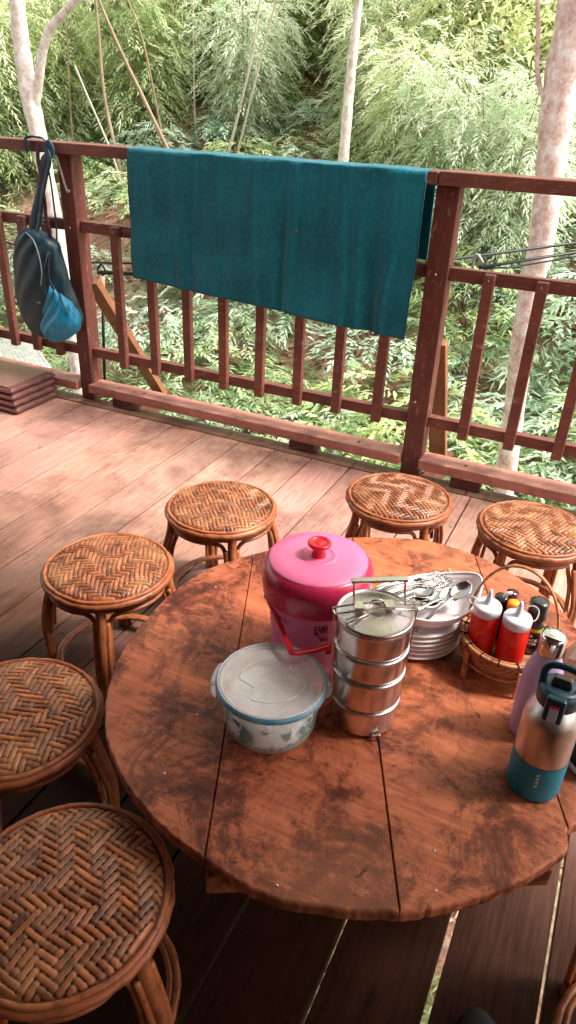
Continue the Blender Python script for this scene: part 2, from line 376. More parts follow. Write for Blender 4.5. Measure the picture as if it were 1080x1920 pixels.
mb = MB()
xs = [-2.5, -1.6, -.75, .05, .95, 1.62, 2.15, 2.44, 2.72, 3.2, 4.0, 4.9]
for a, b in zip(xs[:-1], xs[1:]):
    t = rnd.uniform(.5, .7); mb.box(((a + b) / 2, -.035, -.014), (b - a - .004, .092, .035), tone=(t, t * 1.0, t * .9))
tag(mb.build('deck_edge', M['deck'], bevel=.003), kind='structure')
mb = MB()
for y in (-.25, -1.35, -3.9, -5.6): mb.box((1.2, y, -.115), (7.3, .06, .16), tone=.4)
for x in (-1.6, 1.87, 4.6): mb.box((x, -2.6, -.26), (.1, 5.6, .12), tone=.4)
for x in seams:  # added dark strips under the seams block light from below
    if x in gaps: mb.box((x, -.8, -.045), (.05, 1.45, .02), tone=.12)
    else: mb.box((x, -3.1, -.045), (.05, 6.1, .02), tone=.12)
tag(mb.build('joists_and_seam_strips', M['deck']), kind='structure')

# ------------------------------------------------------------------ railing
R = thing('deck_railing', (0, 0, 0), 'reddish brown wooden deck railing with square posts and thin balusters', 'railing')
def post(x0, x1, z1):
    mb = MB(); mb.box(((x0 + x1) / 2, .022, (z1 - .0) / 2), (x1 - x0, .088, z1), tone=1.0); return mb.build('post', M['post'], R, bevel=.004)
post(.012, .092, 1.203); post(1.832, 1.920, 1.203); post(3.70, 3.79, 1.203); post(-1.82, -1.73, 1.203)
mb = MB(); mb.box((-.62, .008, 1.229), (2.2, .118, .048), tone=.95); mb.box((.855 + .31, .008, 1.2285), (1.345, .116, .047), tone=1.0); mb.box((2.98, .010, 1.230), (2.275, .120, .049), tone=1.05)
mb.build('top_rail', M['rail'], R, bevel=.004)
for nm, z, h, d in (('middle_rail', .888, .050, .042), ('lower_rail', .262, .048, .042)):
    for x0, x1 in ((-1.73, .012), (.092, 1.832), (1.920, 3.70)):
        mb = MB(); mb.box(((x0 + x1) / 2, .026, z), (x1 - x0, d, h), tone=rnd.uniform(.9, 1.1)); mb.build(nm, M['rail'], R, bevel=.003)
for x0, x1 in ((-1.73, .012), (.092, 1.832), (1.920, 3.70)):
    mb = MB(); mb.box(((x0 + x1) / 2, -.004, .080), (x1 - x0, .112, .046), tone=rnd.uniform(1.2, 1.35)); mb.build('kick_rail', M['kick'], R, bevel=.004)
    for k in (.12, .72):
        x = x0 + (x1 - x0) * k; mb = MB(); mb.box((x, -.006, .030), (.13, .08, .053), tone=.55); mb.build('spacer_block', M['rail'], R, bevel=.002)
bals = [-.27 - .16 * k for k in range(8)] + [-.112] + [.310 + .1972 * k for k in range(8)] + [2.083 + .1965 * k for k in range(8)]
for x in bals:
    t = rnd.uniform(.85, 1.15); w = .043; mb = MB()
    dx = rnd.uniform(-.003, .003); mb.beam((x + dx, -.012, .222), (x - dx, -.012, .908 + rnd.uniform(-.006, .004)), w, .033, tone=t, up=Vector((0, 1, 0)))
    b = mb.build('baluster', M['rail'], R, bevel=.004)
    q = MB(); 
    q.tube([(x, -.0285, .887), (x, -.0305, .887)], .0035, 8)
    q.build('nail', M['screw'], b)
mb = MB()
for x in (-.4, .42, 1.62, 2.12, 2.9): mb.tube([(x, -.01, .1032), (x, -.01, .1042)], .008, 10)
mb.build('bolt_hole', M['rubber'], R)
mb = MB()
for (x, y, z) in ((1.872, -.0225, .885), (1.86, -.0225, .35), (.05, -.0225, .88)): mb.tube([(x, y, z), (x, y - .003, z)], .006, 10)
mb.build('screw', M['screw'], R)
# outrigger struts outside the posts
for (x, z1, y2, z2) in ((.075, .62, .62, -.16), (1.895, .60, .50, -.16)):
    mb = MB(); mb.beam((x, .07, z1), (x, y2, z2), .038, .085, tone=1.0, up=Vector((1, 0, 0))); mb.build('brace', M['brace'], R, bevel=.003)
    mb = MB(); mb.box((x, .28, -.20), (.07, .80, .10), tone=.7); mb.build('outrigger', M['rail'], R, bevel=.003)

# ------------------------------------------------------------------ towel
def towel():
    nx, nz = 150, 110; V = []; F = []
    zb = lambda s: .712 - .085 * s      # front bottom
    top = 1.2545
    for j in range(nz + 1):
        t = j / nz
        for i in range(nx + 1):
            s = i / nx
            # profile length: back flap, over the rail, front flap
            if t < .22:
                k = t / .22; z = .915 + (top - .012 - .915) * k; y = .078; hang = 1 - k; front = 0
            elif t < .34:
                k = (t - .22) / .12; a = PI * k; y = .008 + .069 * math.cos(a); z = top - .010 + .010 * math.sin(a) ** .5 * 1.0; hang = 0; front = 0
            else:
                k = (t - .34) / .66; z = (top - .012) + (zb(s) - (top - .012)) * k; y = -.061; hang = k; front = 1
            xl = .452 + .003 * hang; xr = 1.800 - (.004 * hang if front else 0)
            x = xl + (xr - xl) * s
            if front:
                g = hang ** .8
                fold = .006 * math.sin(x * 11 + 1.3 * math.sin(z * 4)) + .0012 * math.sin(x * 33 + .7 + z * 5 + 2 * math.sin(x * 5)) - .007 * math.exp(-((s - .22 + .02 * hang) / .02) ** 2) + .005 * math.exp(-((s - .36 - .03 * hang) / .025) ** 2) + .010 * math.exp(-((s - .57) / .022) ** 2) * 1.3 - .010 * math.exp(-((s - .60) / .02) ** 2)
                fold += .004 * math.sin(z * 14 + x * 6) * math.sin(x * 5 + 1) + .016 * math.exp(-((s - .86 - .03 * hang) / .03) ** 2) - .012 * math.exp(-((s - .91) / .02) ** 2) + .006 * math.sin(x * 9 - z * 22) * g
                for s0_, a0_ in ((.19, 1.2), (.245, -.8), (.335, .9), (.47, 1.0), (.62, -.7), (.775, 1.4), (.835, 1.1), (.93, 1.0)): fold += -.007 * a0_ * math.exp(-((s - s0_ - .012 * math.sin(z * 7 + s0_ * 20)) / .0085) ** 2)
                y += -.022 * g + fold * (.25 + .9 * g) - .0
                y = min(y, -.0565 if z > .93 else (-.034))
                z += .002 * math.sin(x * 9) * g
                x += .006 * math.sin(z * 9 + s * 5) * g * (1 if s > .9 or s < .1 else .3)
            elif t < .22:
                y += .010 * math.sin(x * 19) * hang + .012 * hang
            else:
                z += .0012 * math.sin(x * 17 + math.sin(x * 7)) + .0008 * math.sin(x * 53)
            V.append((x, y, z))
    for j in range(nz):
        for i in range(nx):
            a = j * (nx + 1) + i; F.append((a, a + 1, a + nx + 2, a + nx + 1))
    mb = MB(); mb.add(V, F, 1.0, True); return mb, V, nx, nz
mb, V, nx, nz = towel()
tw = mb.build('towel', M['towel'], solid=.004); tag(tw, 'large teal terry towel draped over the top rail between the two posts', 'towel')
def hem(idx, r=.0045):
    q = MB(); q.tube([Vector(V[i]) for i in idx], r, 6); q.build('hem', M['hem'], tw)
hem([nz * (nx + 1) + i for i in range(nx + 1)], .004)
hem([j * (nx + 1) for j in range(40, nz + 1)], .0035); hem([j * (nx + 1) + nx for j in range(40, nz + 1)], .0035)
# top surface is clear of the rail by the cloth thickness
q = MB(); p = Vector(V[int(nz * .62) * (nx + 1) + int(nx * .62)]); q.lathe([(0, 0), (.007, 0)], seg=10); q.v = [(p.x + x[0] * .7, p.y - .006, p.z + x[1] * 1.3) for x in q.v]; q.build('mark', M['stainspot'], tw)

# ------------------------------------------------------------------ backpack
BK = thing('backpack', (-.045, -.10, .60), 'small black backpack with bright blue mesh pocket hanging by its straps at the left post', 'backpack')
def blob(cx, cz, y0, prof, depth, seg=40, rows=30, lean=0, wr=.004, sd=1):
    # prof: function k->(half width, centre shift) , flattened body
    r_ = random.Random(sd); mb = MB(); V = []; 
    for j in range(rows + 1):
        k = j / rows; hw, sh, dp = prof(k); z = cz[0] + (cz[1] - cz[0]) * k
        for i in range(seg):
            t = 2 * PI * i / seg; c, s = math.cos(t), math.sin(t)
            c2 = math.copysign(abs(c) ** .8, c); s2 = math.copysign(abs(s) ** .8, s)
            w = wr * (math.sin(k * 30 + c * 7) * math.sin(t * 5 + k * 9) + .6 * math.sin(t * 11 + k * 23))
            V.append((cx + sh + c2 * (hw + w), y0 + s2 * (depth * dp + w), z))
    F = [(j * seg + i, j * seg + (i + 1) % seg, (j + 1) * seg + (i + 1) % seg, (j + 1) * seg + i) for j in range(rows) for i in range(seg)]
    F.append(tuple(range(seg))[::-1]); F.append(tuple(rows * seg + i for i in range(seg)))
    mb.add(V, F, 1.0, True); return mb
def bp(k):   # k 0 bottom, 1 top
    hw = .125 * (math.sin(min(1, (k + .02) / .28) * PI / 2) ** .6) * (1 - .50 * max(0, k - .35) ** 1.4) * (1 if k < .93 else max(.25, 1 - ((k - .93) / .07) ** 2 * .7))
    return hw, .045 - .135 * k + .02 * math.sin(k * PI), (math.sin(min(1, (k + .03) / .25) * PI / 2) ** .6) * (1 - .35 * k) * (1 if k < .93 else .7)
def bag_shell(rows, y0, depth, wr, sub=6, seg=44):
    ks = [(PY(a, b, -.1), PY(c, d, -.1), e) for a, b, c, d, e in rows]; L = smooth_path([k[0] for k in ks], sub); R_ = smooth_path([k[1] for k in ks], sub); V = []; n_ = len(L)
    dp = smooth_path([(k[2], 0, 0) for k in ks], sub)
    for j in range(n_):
        c = (L[j] + R_[j]) / 2; h = (R_[j] - L[j]) / 2
        for i in range(seg):
            t = 2 * PI * i / seg; cc, ss = math.cos(t), math.sin(t); c2 = math.copysign(abs(cc) ** .85, cc); s2 = math.copysign(abs(ss) ** .85, ss)
            w = wr * (math.sin(j * .45 + cc * 6) * math.sin(t * 4 + j * .22) + .5 * math.sin(t * 9 + j * .6) + .45 * abs(math.sin(t * 6 - j * .35)) ** .5)
            p = c + h * c2 * (1 + w * 3); V.append((p.x + .045, (p.y + .1) + y0 + s2 * (depth * dp[j].x + w), p.z - .60))
    F = [(j * seg + i, (j + 1) * seg + i, (j + 1) * seg + (i + 1) % seg, j * seg + (i + 1) % seg) for j in range(n_ - 1) for i in range(seg)]
    F += [tuple(range(seg)), tuple((n_ - 1) * seg + i for i in range(seg))[::-1]]
    mb = MB(); mb.add(V, F, 1.0, True); return mb
bag_shell([(54, 426, 62, 427, .25), (43, 433, 84, 437, .65), (34, 450, 105, 455, .9), (30, 478, 114, 478, 1), (32, 515, 125, 515, 1.05), (35, 548, 134, 545, 1.1), (42, 580, 146, 575, 1.1), (52, 605, 153, 603, 1.05), (68, 624, 147, 622, .85), (90, 634, 126, 635, .4)], 0, .060, .0055).build('body', M['bag'], BK, subsurf=1)
bag_shell([(104, 527, 110, 527, .3), (99, 545, 125, 545, .7), (97, 560, 137, 560, .85), (92, 580, 148, 578, .95), (88, 597, 156, 600, 1), (91, 615, 153, 616, .95), (99, 630, 138, 631, .7), (108, 638, 124, 638, .3)], -.026, .056, .010).build('mesh_pocket', M['bagblue'], BK, subsurf=1)
def bk(u, v, y): p = PY(u, v, -.1); return (p.x + .045, y, p.z - .6)
q = MB(); q.tube(smooth_path([bk(62, 434, -.045), bk(80, 448, -.060), (bk(92, 475, -.068)), bk(99, 505, -.074), bk(98, 530, -.078)]), .0035, 6); q.build('zip', M['zip'], BK)
q = MB(); q.tube(smooth_path([bk(106, 470, -.05), bk(113, 520, -.072), bk(130, 545, -.075), bk(146, 585, -.072)]), .003, 6); q.tube([bk(106, 470, -.055), bk(100, 505, -.072), bk(108, 535, -.078)], .0025, 6); q.build('compression_cord', M['strapdark'], BK)
q = MB(); q.box(bk(35, 480, -.03), (.012, .008, .026)); q.box(bk(92, 562, -.072), (.022, .004, .008)); q.build('buckle', M['zip'], BK, bevel=.001)
# straps hang from the top rail by the post
q = MB(); q.tube(smooth_path([bk(60, 436, 0), bk(63, 400, .01), bk(70, 360, .02), bk(74, 325, .02), bk(78, 302, .02), bk(88, 284, .03), (.05, .03, .655)]), .021, 8, flat=.18, upv=Vector((0, 1, 0))); q.build('strap', M['strap'], BK)
q = MB(); q.tube(smooth_path([bk(96, 446, .0), bk(88, 415, .0), bk(82, 380, .01), bk(74, 330, .012), bk(66, 295, .02), bk(65, 268, .03)]), .012, 8, flat=.3, upv=Vector((0, 1, 0))); q.build('strap', M['strapdark'], BK)
q = MB(); q.tube(smooth_path([(-.075, .036, .60), (-.075, .030, .655), (-.05, .04, .668), (.0, .03, .668), (.04, .03, .66), (.06, .04, .59)]), .010, 8, flat=.4); q.tube(smooth_path([(.035, .03, .635), bk(88, 300, .02), bk(84, 330, .012), bk(80, 370, .0), bk(76, 410, .0), bk(72, 436, -.01)]), .014, 8, flat=.25, upv=Vector((0, 1, 0))); q.build('hanging_loop', M['bag'], BK)
q = MB(); q.tube(smooth_path([(.075, .056, .60), (.085, .066, .54), (.100, .069, .47), (.112, .069, .445), (.122, .069, .452)]), .0055, 8); q.build('grey_cord', M['cord'], BK)
q = MB(); q.tube(smooth_path([(.01, .05, .60), (.02, .06, .52), (.035, .05, .40), (.05, .03, .25), (.07, -.03, .05), (.11, -.06, -.12)]), .0045, 6); q.build('side_cord', M['bag'], BK)

# ------------------------------------------------------------------ folded mats
mats = [('topmost folded brown mat of the stack on the deck corner', 3), ('second folded brown mat from the top of the corner stack', 2), ('third folded brown mat from the top of the corner stack', 1), ('bottom folded brown mat of the stack resting on the deck', 0)]
for lb, k in mats:
    h = .034; z0 = .001 + k * (h + .0005); dx = [.012, .004, .0, -.006][k]
    mt = thing('folded_mat', (-.5, -.24, z0), lb, 'mat', 'folded mats stacked at the deck corner')
    x1, x0, y0, y1 = .385 + dx, -.55, -.150, .170; V = []; ring = []
    q = MB()
    # two folded leaves with a rounded fold on the visible side
    prof = []
    for a in range(9):
        t = -PI / 2 + PI * a / 8; prof.append((x1 - h / 2 + (h / 2) * math.cos(t), h / 2 + (h / 2) * math.sin(t)))
    prof += [(x0, h), (x0, 0)]
    ny = 24; n_ = len(prof)
    for j in range(ny + 1):
        y = y0 + (y1 - y0) * j / ny; e = min(1, j / 1.5, (ny - j) / 1.5)
        for (x, z) in prof: V.append((x + .002 * math.sin(j * .9 + k * 2), y, h / 2 + (z - h / 2) * (.55 + .45 * e) * (1 + .04 * math.sin(j * .7 + k))))
    F = [(j * n_ + i, (j + 1) * n_ + i, (j + 1) * n_ + (i + 1) % n_, j * n_ + (i + 1) % n_) for j in range(ny) for i in range(n_)]
    F += [tuple(range(n_)), tuple(ny * n_ + i for i in range(n_))[::-1]]
    q.add(V, F, 1.0, True); q.build('mat_body', M['mat'], mt)
    if k == 3:
        q = MB(); q.box(((x0 + x1) / 2 - .015, (y0 + y1) / 2, h + .0015), (x1 - x0 - .03, y1 - y0 - .02, .003)); q.build('top_cover', M['mattop'], mt, bevel=.001)
    q = MB(); q.tube([(x1 + .0008, y0 + (y1 - y0) * j / 20, h * .5 + .001 * math.sin(j)) for j in range(21)], .0016, 6); q.tube([(x1 - .012, y0 + (y1 - y0) * j / 20, h * 1.0) for j in range(21)], .0018, 6); q.build('piping', M['mat'], mt)

# ------------------------------------------------------------------ rattan stools
def weave_mesh():
    Rr = .1635; n = 300; p = .0120
    g = np.linspace(-Rr, Rr, n); X, Y = np.meshgrid(g, g, indexing='ij'); rad = np.hypot(X, Y)
    rs = np.random.RandomState(5)
    wob = .0012 * np.sin(Y * 60 + 1) + .001 * np.sin(Y * 25 + X * 12); wob2 = .0012 * np.sin(X * 55) + .001 * np.sin(X * 21 + Y * 15 + 2)
    a = (X + wob + .5) / p; b = (Y + wob2 + .5) / p; i = np.floor(a).astype(int); j = np.floor(b).astype(int); u = (a - i - .5) * 2; w = (b - j - .5) * 2
    def tri(q, h): m_ = np.mod(q, 2 * h); return np.where(m_ < h, m_, 2 * h - m_)
    def over(i, j): return (np.mod(i + tri(j, 7) + 2 * (np.floor_divide(i, 11) % 2), 6) < 3).astype(float)
    # smooth along each strand
    o = over(i, j)
    def sm(u): return .5 - .5 * np.cos(np.clip((np.abs(u) - .35) / .65, 0, 1) * PI) 
    ow = o + (over(i, j + np.sign(w).astype(int)) - o) * .5 * sm(w)
    of = (1 - o) + ((1 - over(i + np.sign(u).astype(int), j)) - (1 - o)) * .5 * sm(u)
    A, B = .0030, .0034
    hw = A * ow + B * np.sqrt(np.clip(1 - (u / .90) ** 2, 0, 1)); hf = A * of + B * np.sqrt(np.clip(1 - (w / .90) ** 2, 0, 1))
    hw = np.where(np.abs(u) > .85, -.0015, hw); hf = np.where(np.abs(w) > .85, -.0015, hf)
    h = np.maximum(hw, hf); isw = hw >= hf
    si = rs.rand(200); sj = rs.rand(200); T3 = rs.rand(200, 200)
    ii = i - i.min(); jj = j - j.min()
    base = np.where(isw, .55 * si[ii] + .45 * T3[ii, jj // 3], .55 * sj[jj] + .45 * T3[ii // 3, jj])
    tone = .10 + .90 * base; tone *= np.clip((h - .0018) / .0044, .0, 1) ** 1.25  # low gaps between strands darkened, crevice shade painted into the tone
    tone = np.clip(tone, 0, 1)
    k = np.clip(rad / Rr, 0, 1); dome = .003 + .017 * (1 - k ** 2.4) - .018 * np.clip((k - .91) / .09, 0, 1) ** 2
    Z = dome + h
    V = np.stack([X, Y, Z], -1).reshape(-1, 3); idx = np.arange(n * n).reshape(n, n)
    c = (np.hypot(X, Y)[:-1, :-1] < Rr - .001)
    F = np.stack([idx[:-1, :-1], idx[1:, :-1], idx[1:, 1:], idx[:-1, 1:]], -1)[c]
    used = np.zeros(n * n, bool); used[F.ravel()] = True; mp = -np.ones(n * n, int); mp[used] = np.arange(used.sum())
    return V[used], mp[F], tone.reshape(-1)[used]
SH = .3375; SR = .176
def make_stool():
    t = thing('rattan_stool', (0, 0, 0), 'x', 'stool', 'woven rattan stools around the table')
    V, F, T = weave_mesh(); V = V.copy(); V[:, 2] += SH + .004
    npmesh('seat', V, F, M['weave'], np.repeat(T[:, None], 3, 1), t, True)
    r_ = random.Random(2)
    def wob(pts, a=.0012): return [Vector(p) + Vector((r_.uniform(-a, a), r_.uniform(-a, a), r_.uniform(-a, a))) for p in pts]
    mb = MB(); mb.tube(wob(circ(SR - .009, SH - .004, 60)), .0090, 10, tone=.75, closed=True); mb.tube(wob(circ(SR - .012, SH + .007, 60)), .0050, 8, tone=.95, closed=True); mb.tube(wob(circ(SR - .018, SH - .020, 60)), .0085, 8, tone=.6, closed=True)
    mb.tube(wob(circ(SR - .018, SH + .004, 60), .0006), .004, 8, tone=.15, closed=True)
    mb.build('rim', M['cane'], t)
    # bindings of the rim
    for k in range(4):
        a0 = k * PI / 2; mb = MB()
        ca, sa = math.cos(a0), math.sin(a0)
        def rp(r, z, off=0.0): return (r * ca - off * sa, r * sa + off * ca, z)
        prof = [(SR - .020, SH - .012), (SR - .016, SH - .06), (SR + .000, SH - .12), (SR + .012, SH - .18), (SR + .010, SH - .25), (SR + .006, .004)]
        mb.tube(smooth_path([rp(r, z) for r, z in prof], 5), [.0135] * 12 + [.0125] * 14, 10, tone=.8)
        leg = mb.build('leg', M['cane'], t)
        mb = MB()
        for s in (-1, 1): mb.tube(smooth_path([rp(r - .002, z, s * .0165) for r, z in prof[1:]], 5), .0068, 8, tone=1.0 if s > 0 else .65)
        mb.build('side_cane', M['cane'], leg)
        mb = MB(); c_ = rp(SR - .0165, SH - .045)
        for zz in (-.006, 0, .006, .012, .10, .106):
            r0 = SR - .0165 + (0 if zz < .05 else -.0)
            pass
        # arch cane between this leg and the next
        a1 = a0 + PI / 2; d = .115; pts = []
        for s_, ang in ((1, a0), (-1, a1)): pass
        def P2(ang, r, z): return (r * math.cos(ang), r * math.sin(ang), z)
        rr = SR - .030
        path = [P2(a0 + d, SR - .004, SH - .20), P2(a0 + d, SR - .014, SH - .12), P2(a0 + d + .02, rr, SH - .07), P2(a0 + d + .14, rr + .004, SH - .042), P2(a0 + .5, SR - .018, SH - .036), P2(a0 + PI / 4, SR - .016, SH - .035),
                P2(a1 - .5, SR - .018, SH - .036), P2(a1 - d - .14, rr + .004, SH - .042), P2(a1 - d - .02, rr, SH - .07), P2(a1 - d, SR - .014, SH - .12), P2(a1 - d, SR - .004, SH - .20)]
        mb = MB(); mb.tube(smooth_path(path, 5), .0065, 8, tone=.7); mb.build('arch_cane', M['cane'], t)
    mb = MB(); mb.tube(wob(circ(SR - .010, .045, 60)), .009, 8, tone=.6, closed=True); mb.tube(wob(circ(SR - .022, .050, 60)), .006, 8, tone=.5, closed=True); mb.build('base_ring', M['cane'], t)
    return t
stool0 = make_stool()
stools = [(1.595, -1.218, 2.30, 'rattan stool standing between the pink bucket and the towel, behind the table on the left'),
          (2.066, -.874, .86, 'rattan stool nearest the thick right post, on the bright deck boards'),
          (1.499, -1.655, -1.05, 'rattan stool left of the round table, in the middle of the row of left stools'),
          (1.669, -2.173, .35, 'rattan stool cut by the left picture edge, just behind the closest stool'),
          (2.012, -2.425, -.08, 'closest and largest looking rattan stool, at the lower left corner'),
          (2.497, -.857, 1.15, 'rattan stool at the right picture edge behind the condiment basket'),
          (2.955, -2.095, .95, 'rattan stool of which only a curved leg shows at the lower right corner')]
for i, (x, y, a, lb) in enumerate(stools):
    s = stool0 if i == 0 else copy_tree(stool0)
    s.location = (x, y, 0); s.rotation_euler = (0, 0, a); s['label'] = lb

# ------------------------------------------------------------------ table
ZT = .42
edge_px = [(197, 1350), (205, 1280), (232, 1215), (275, 1160), (330, 1105), (400, 1062), (470, 1040), (482, 1036), (560, 1018), (650, 1007), (745, 1008), (800, 1013), (850, 1025), (893, 1040), (950, 1068), (1010, 1108), (1060, 1150), (1100, 1196)]
edge_px2 = [(1078, 1545), (1067, 1585), (1055, 1600), (1000, 1640), (930, 1672), (860, 1692), (780, 1709), (700, 1710), (620, 1703), (540, 1690), (470, 1665), (425, 1640), (385, 1612), (330, 1570), (275, 1520), (235, 1465), (208, 1410)]
e1 = [PZ(u, v, ZT) for u, v in edge_px]; e2 = [PZ(u, v, ZT) for u, v in edge_px2]
a_, b_ = e1[-1], e2[0]; mid = [Vector((2.80, -1.55, ZT)), Vector((2.86, -1.70, ZT)), Vector((2.835, -1.88, ZT))]
outline = [p.xy for p in smooth_path(e1 + mid + e2, 8, True)]
TC = Vector((2.33, -1.78)); rn = random.Random(9)
outline = [TC + (p - TC) * (1 + .0016 * math.sin(i * .31 + 2 * math.sin(i * .11)) + rn.uniform(-.0016, .0016) - (.006 if rn.random() < .04 else 0)) for i, p in enumerate(outline)]
TB = thing('round_table', (TC.x, TC.y, 0), 'low round wooden table with stained reddish plank top', 'table')
sA = (PZ(475, 1045, ZT).xy, PZ(383, 1612, ZT).xy); sB = (PZ(690, 1230, ZT).xy, PZ(750, 1705, ZT).xy); sC = (PZ(892, 1045, ZT).xy, PZ(1062, 1540, ZT).xy)
def side(p, s): d = s[1] - s[0]; return d.x * (p.y - s[0].y) - d.y * (p.x - s[0].x)
def clip(poly, s, sign, off):
    d = (s[1] - s[0]); L = d.length; out = []; f = lambda p: sign * side(p, s) / L - off
    for a, b in zip(poly, poly[1:] + poly[:1]):
        fa, fb = f(a), f(b)
        if fa >= 0: out.append(a)
        if (fa >= 0) != (fb >= 0): out.append(a + (b - a) * (fa / (fa - fb)))
    return out
def slab(poly, z0, z1, tone, par):
    c = sum(poly, Vector((0, 0))) / len(poly); n_ = len(poly)
    def ring(ins, z): return [((p.x - TC.x) + (c.x - p.x) / max(1e-6, (c - p).length) * ins, (p.y - TC.y) + (c.y - p.y) / max(1e-6, (c - p).length) * ins, z) for p in poly]
    rings = [ring(.0015, z0), ring(0, z0 + .006), ring(.0, z1 - .0045), ring(.0018, z1 - .0015), ring(.0045, z1)]; V = sum(rings, [])
    F = [(k * n_ + i, k * n_ + (i + 1) % n_, (k + 1) * n_ + (i + 1) % n_, (k + 1) * n_ + i) for k in range(4) for i in range(n_)]
    F.append(tuple(range(n_))[::-1]); F.append(tuple(4 * n_ + i for i in range(n_)))
    mb = MB(); mb.add(V, F, tone, False)
    if side(poly[0], (poly[1], c)) > 0: pass
    o = mb.build('table_plank', M['table'], par)
    import bmesh
    bm = bmesh.new(); bm.from_mesh(o.data); bmesh.ops.triangulate(bm, faces=[f for f in bm.faces if len(f.verts) > 4]); bmesh.ops.recalc_face_normals(bm, faces=bm.faces); bm.to_mesh(o.data); bm.free()
    return o
g = .0007
tone4 = [(.92, .92, .92), (1.0, .98, .98), (1.04, 1.05, 1.0), (.95, .93, .93)]
sg = 1 if side(PZ(250, 1350, ZT).xy, sA) > 0 else -1
slab(clip(outline, sA, sg, g), ZT - .025, ZT, tone4[0], TB)
slab(clip(clip(outline, sA, -sg, g), sB, sg, g), ZT - .025, ZT - .0006, tone4[1], TB)
slab(clip(clip(outline, sB, -sg, g), sC, sg, g), ZT - .025, ZT, tone4[2], TB)
slab(clip(outline, sC, -sg, g), ZT - .025, ZT - .001, tone4[3], TB)
zb = ZT - .0265
def loc(p): return Vector((p.x - TC.x, p.y - TC.y, 0))
bl = loc(PZ(386, 1640, zb)); br = loc(PZ(1036, 1626, zb))
dirb = (br - bl).normalized(); perp = Vector((-dirb.y, dirb.x, 0))
for k, off in enumerate((.03, .40, .70)):
    a = bl + perp * off; a.z = zb - .022; b = br + perp * off; b.z = zb - .022
    mb = MB(); mb.beam(a, b, .07, .042, tone=.9); mb.build('batten', M['table'], TB, bevel=.003)
    for q_ in ((.32, .68) if k else ()):
        p = a + (b - a) * q_; mb = MB(); mb.box((p.x, p.y, (zb - .044) / 2), (.06, .06, zb - .045), tone=.6); mb.build('leg', M['table'], TB, bevel=.003)
mb = MB()
for (u, v) in ((309, 1450), (370, 1340), (358, 1237), (405, 1101), (370, 1238), (520, 1660), (817, 1670), (815, 1595)):
    p = PZ(u, v, ZT); mb.tube([(p.x - TC.x, p.y - TC.y, ZT + .0003), (p.x - TC.x, p.y - TC.y, ZT + .0009)], .0026, 10)
mb.build('screw_head', M['screw'], TB)

# ------------------------------------------------------------------ text helper
def text_on_cyl(txt, r, zc, ang, size, mat, parent, name='lettering', vertical=False, bold=0.0, rot=0.0):
    cu = bpy.data.curves.new('txt', 'FONT'); cu.body = txt; cu.size = size; cu.align_x = 'CENTER'; cu.align_y = 'CENTER'; cu.offset = bold
    to = bpy.data.objects.new('txt', cu); COL.objects.link(to); bpy.context.view_layer.update()
    dg = bpy.context.evaluated_depsgraph_get(); me = bpy.data.meshes.new_from_object(to.evaluated_get(dg))
    bpy.data.objects.remove(to); bpy.data.curves.remove(cu)
    for v in me.vertices:
        x, y = v.co.x, v.co.y
        if vertical: x, y = -y, x
        if rot: x, y = x * math.cos(rot) - y * math.sin(rot), x * math.sin(rot) + y * math.cos(rot)
        rr = r(zc + y) if callable(r) else r
        t = ang + x / rr; v.co = (rr * math.cos(t), rr * math.sin(t), zc + y)
    me.materials.clear(); me.materials.append(mat); me.update()
    me.color_attributes.new('tone', 'FLOAT_COLOR', 'POINT')
    o = bpy.data.objects.new(name, me); COL.objects.link(o); o.parent = parent; return o
def face_ang(x, y, du=0): return math.atan2(CP.y - y, CP.x - x) + du

# ------------------------------------------------------------------ ice bucket
bx, by = 2.160, -1.800
IB = thing('ice_bucket', (bx, by, ZT), 'pink plastic ice bucket with crimson rim and red knob on the table', 'ice bucket')
mb = MB(); mb.lathe([(0, .001), (.078, .001), (.081, .004), (.0815, .035), (.084, .038), (.0865, .040), (.0965, .168), (.100, .172), (.1005, .176), (.097, .180)], seg=64); mb.build('body', M['pink'], IB)
mb = MB(); mb.lathe([(.100, .174), (.107, .174), (.109, .178), (.1115, .214), (.111, .226), (.1065, .238), (.1005, .245), (.0985, .2462)], seg=64); mb.build('rim', M['pinkrim'], IB)
mb = MB(); mb.lathe([(.0990, .2445), (.0985, .2478), (.0965, .2500), (.07, .2525), (.040, .2545), (.034, .2550), (.0325, .2570), (.0305, .2550), (.025, .2540), (.018, .2545), (0, .2545)], seg=64); mb.build('lid', M['pinklid'], IB)
mb = MB(); mb.lathe([(.015, .2543), (.0125, .262), (.012, .268), (.0145, .274), (.0215, .2785), (.0235, .281), (.0235, .284), (.0215, .2865), (.0175, .2858), (.0165, .2840), (.008, .2836), (.0070, .2848), (0, .285)], seg=40); mb.build('knob', M['redknob'], IB)
va = face_ang(bx, by)
side_ang = va - 1.43   # left pivot seen from the camera
def cyl(r, a, z): return Vector((r * math.cos(a), r * math.sin(a), z))
zp = .158
BO = Vector((bx, by, ZT)); w1 = PZ(547, 1224, .546) - BO; w1b = PZ(590, 1219, .540) - BO; w1c = PZ(630, 1208, .541) - BO
dvw = Vector((math.cos(va), math.sin(va), 0)); lat = Vector((-dvw.y, dvw.x, 0)); lat = lat if lat.dot(CR) > 0 else -lat
PL = lat * -.100 + dvw * .010 + Vector((0, 0, zp)); PR = lat * .100 + dvw * .010 + Vector((0, 0, zp)); w2 = w1 - lat * (2 * w1.dot(lat)); w2 = w2 * .93; w2.z = w1.z
pts = [PL, PL.lerp(w1, .5), PL.lerp(w1, .92), w1 + lat * .006, w1b, w1c, w2 - lat * .006, PR.lerp(w2, .92), PR.lerp(w2, .5), PR]
mb = MB(); mb.tube(smooth_path(pts, 6), .0062, 10, flat=.7); hd = mb.build('handle', M['redknob'], IB)
mb = MB()
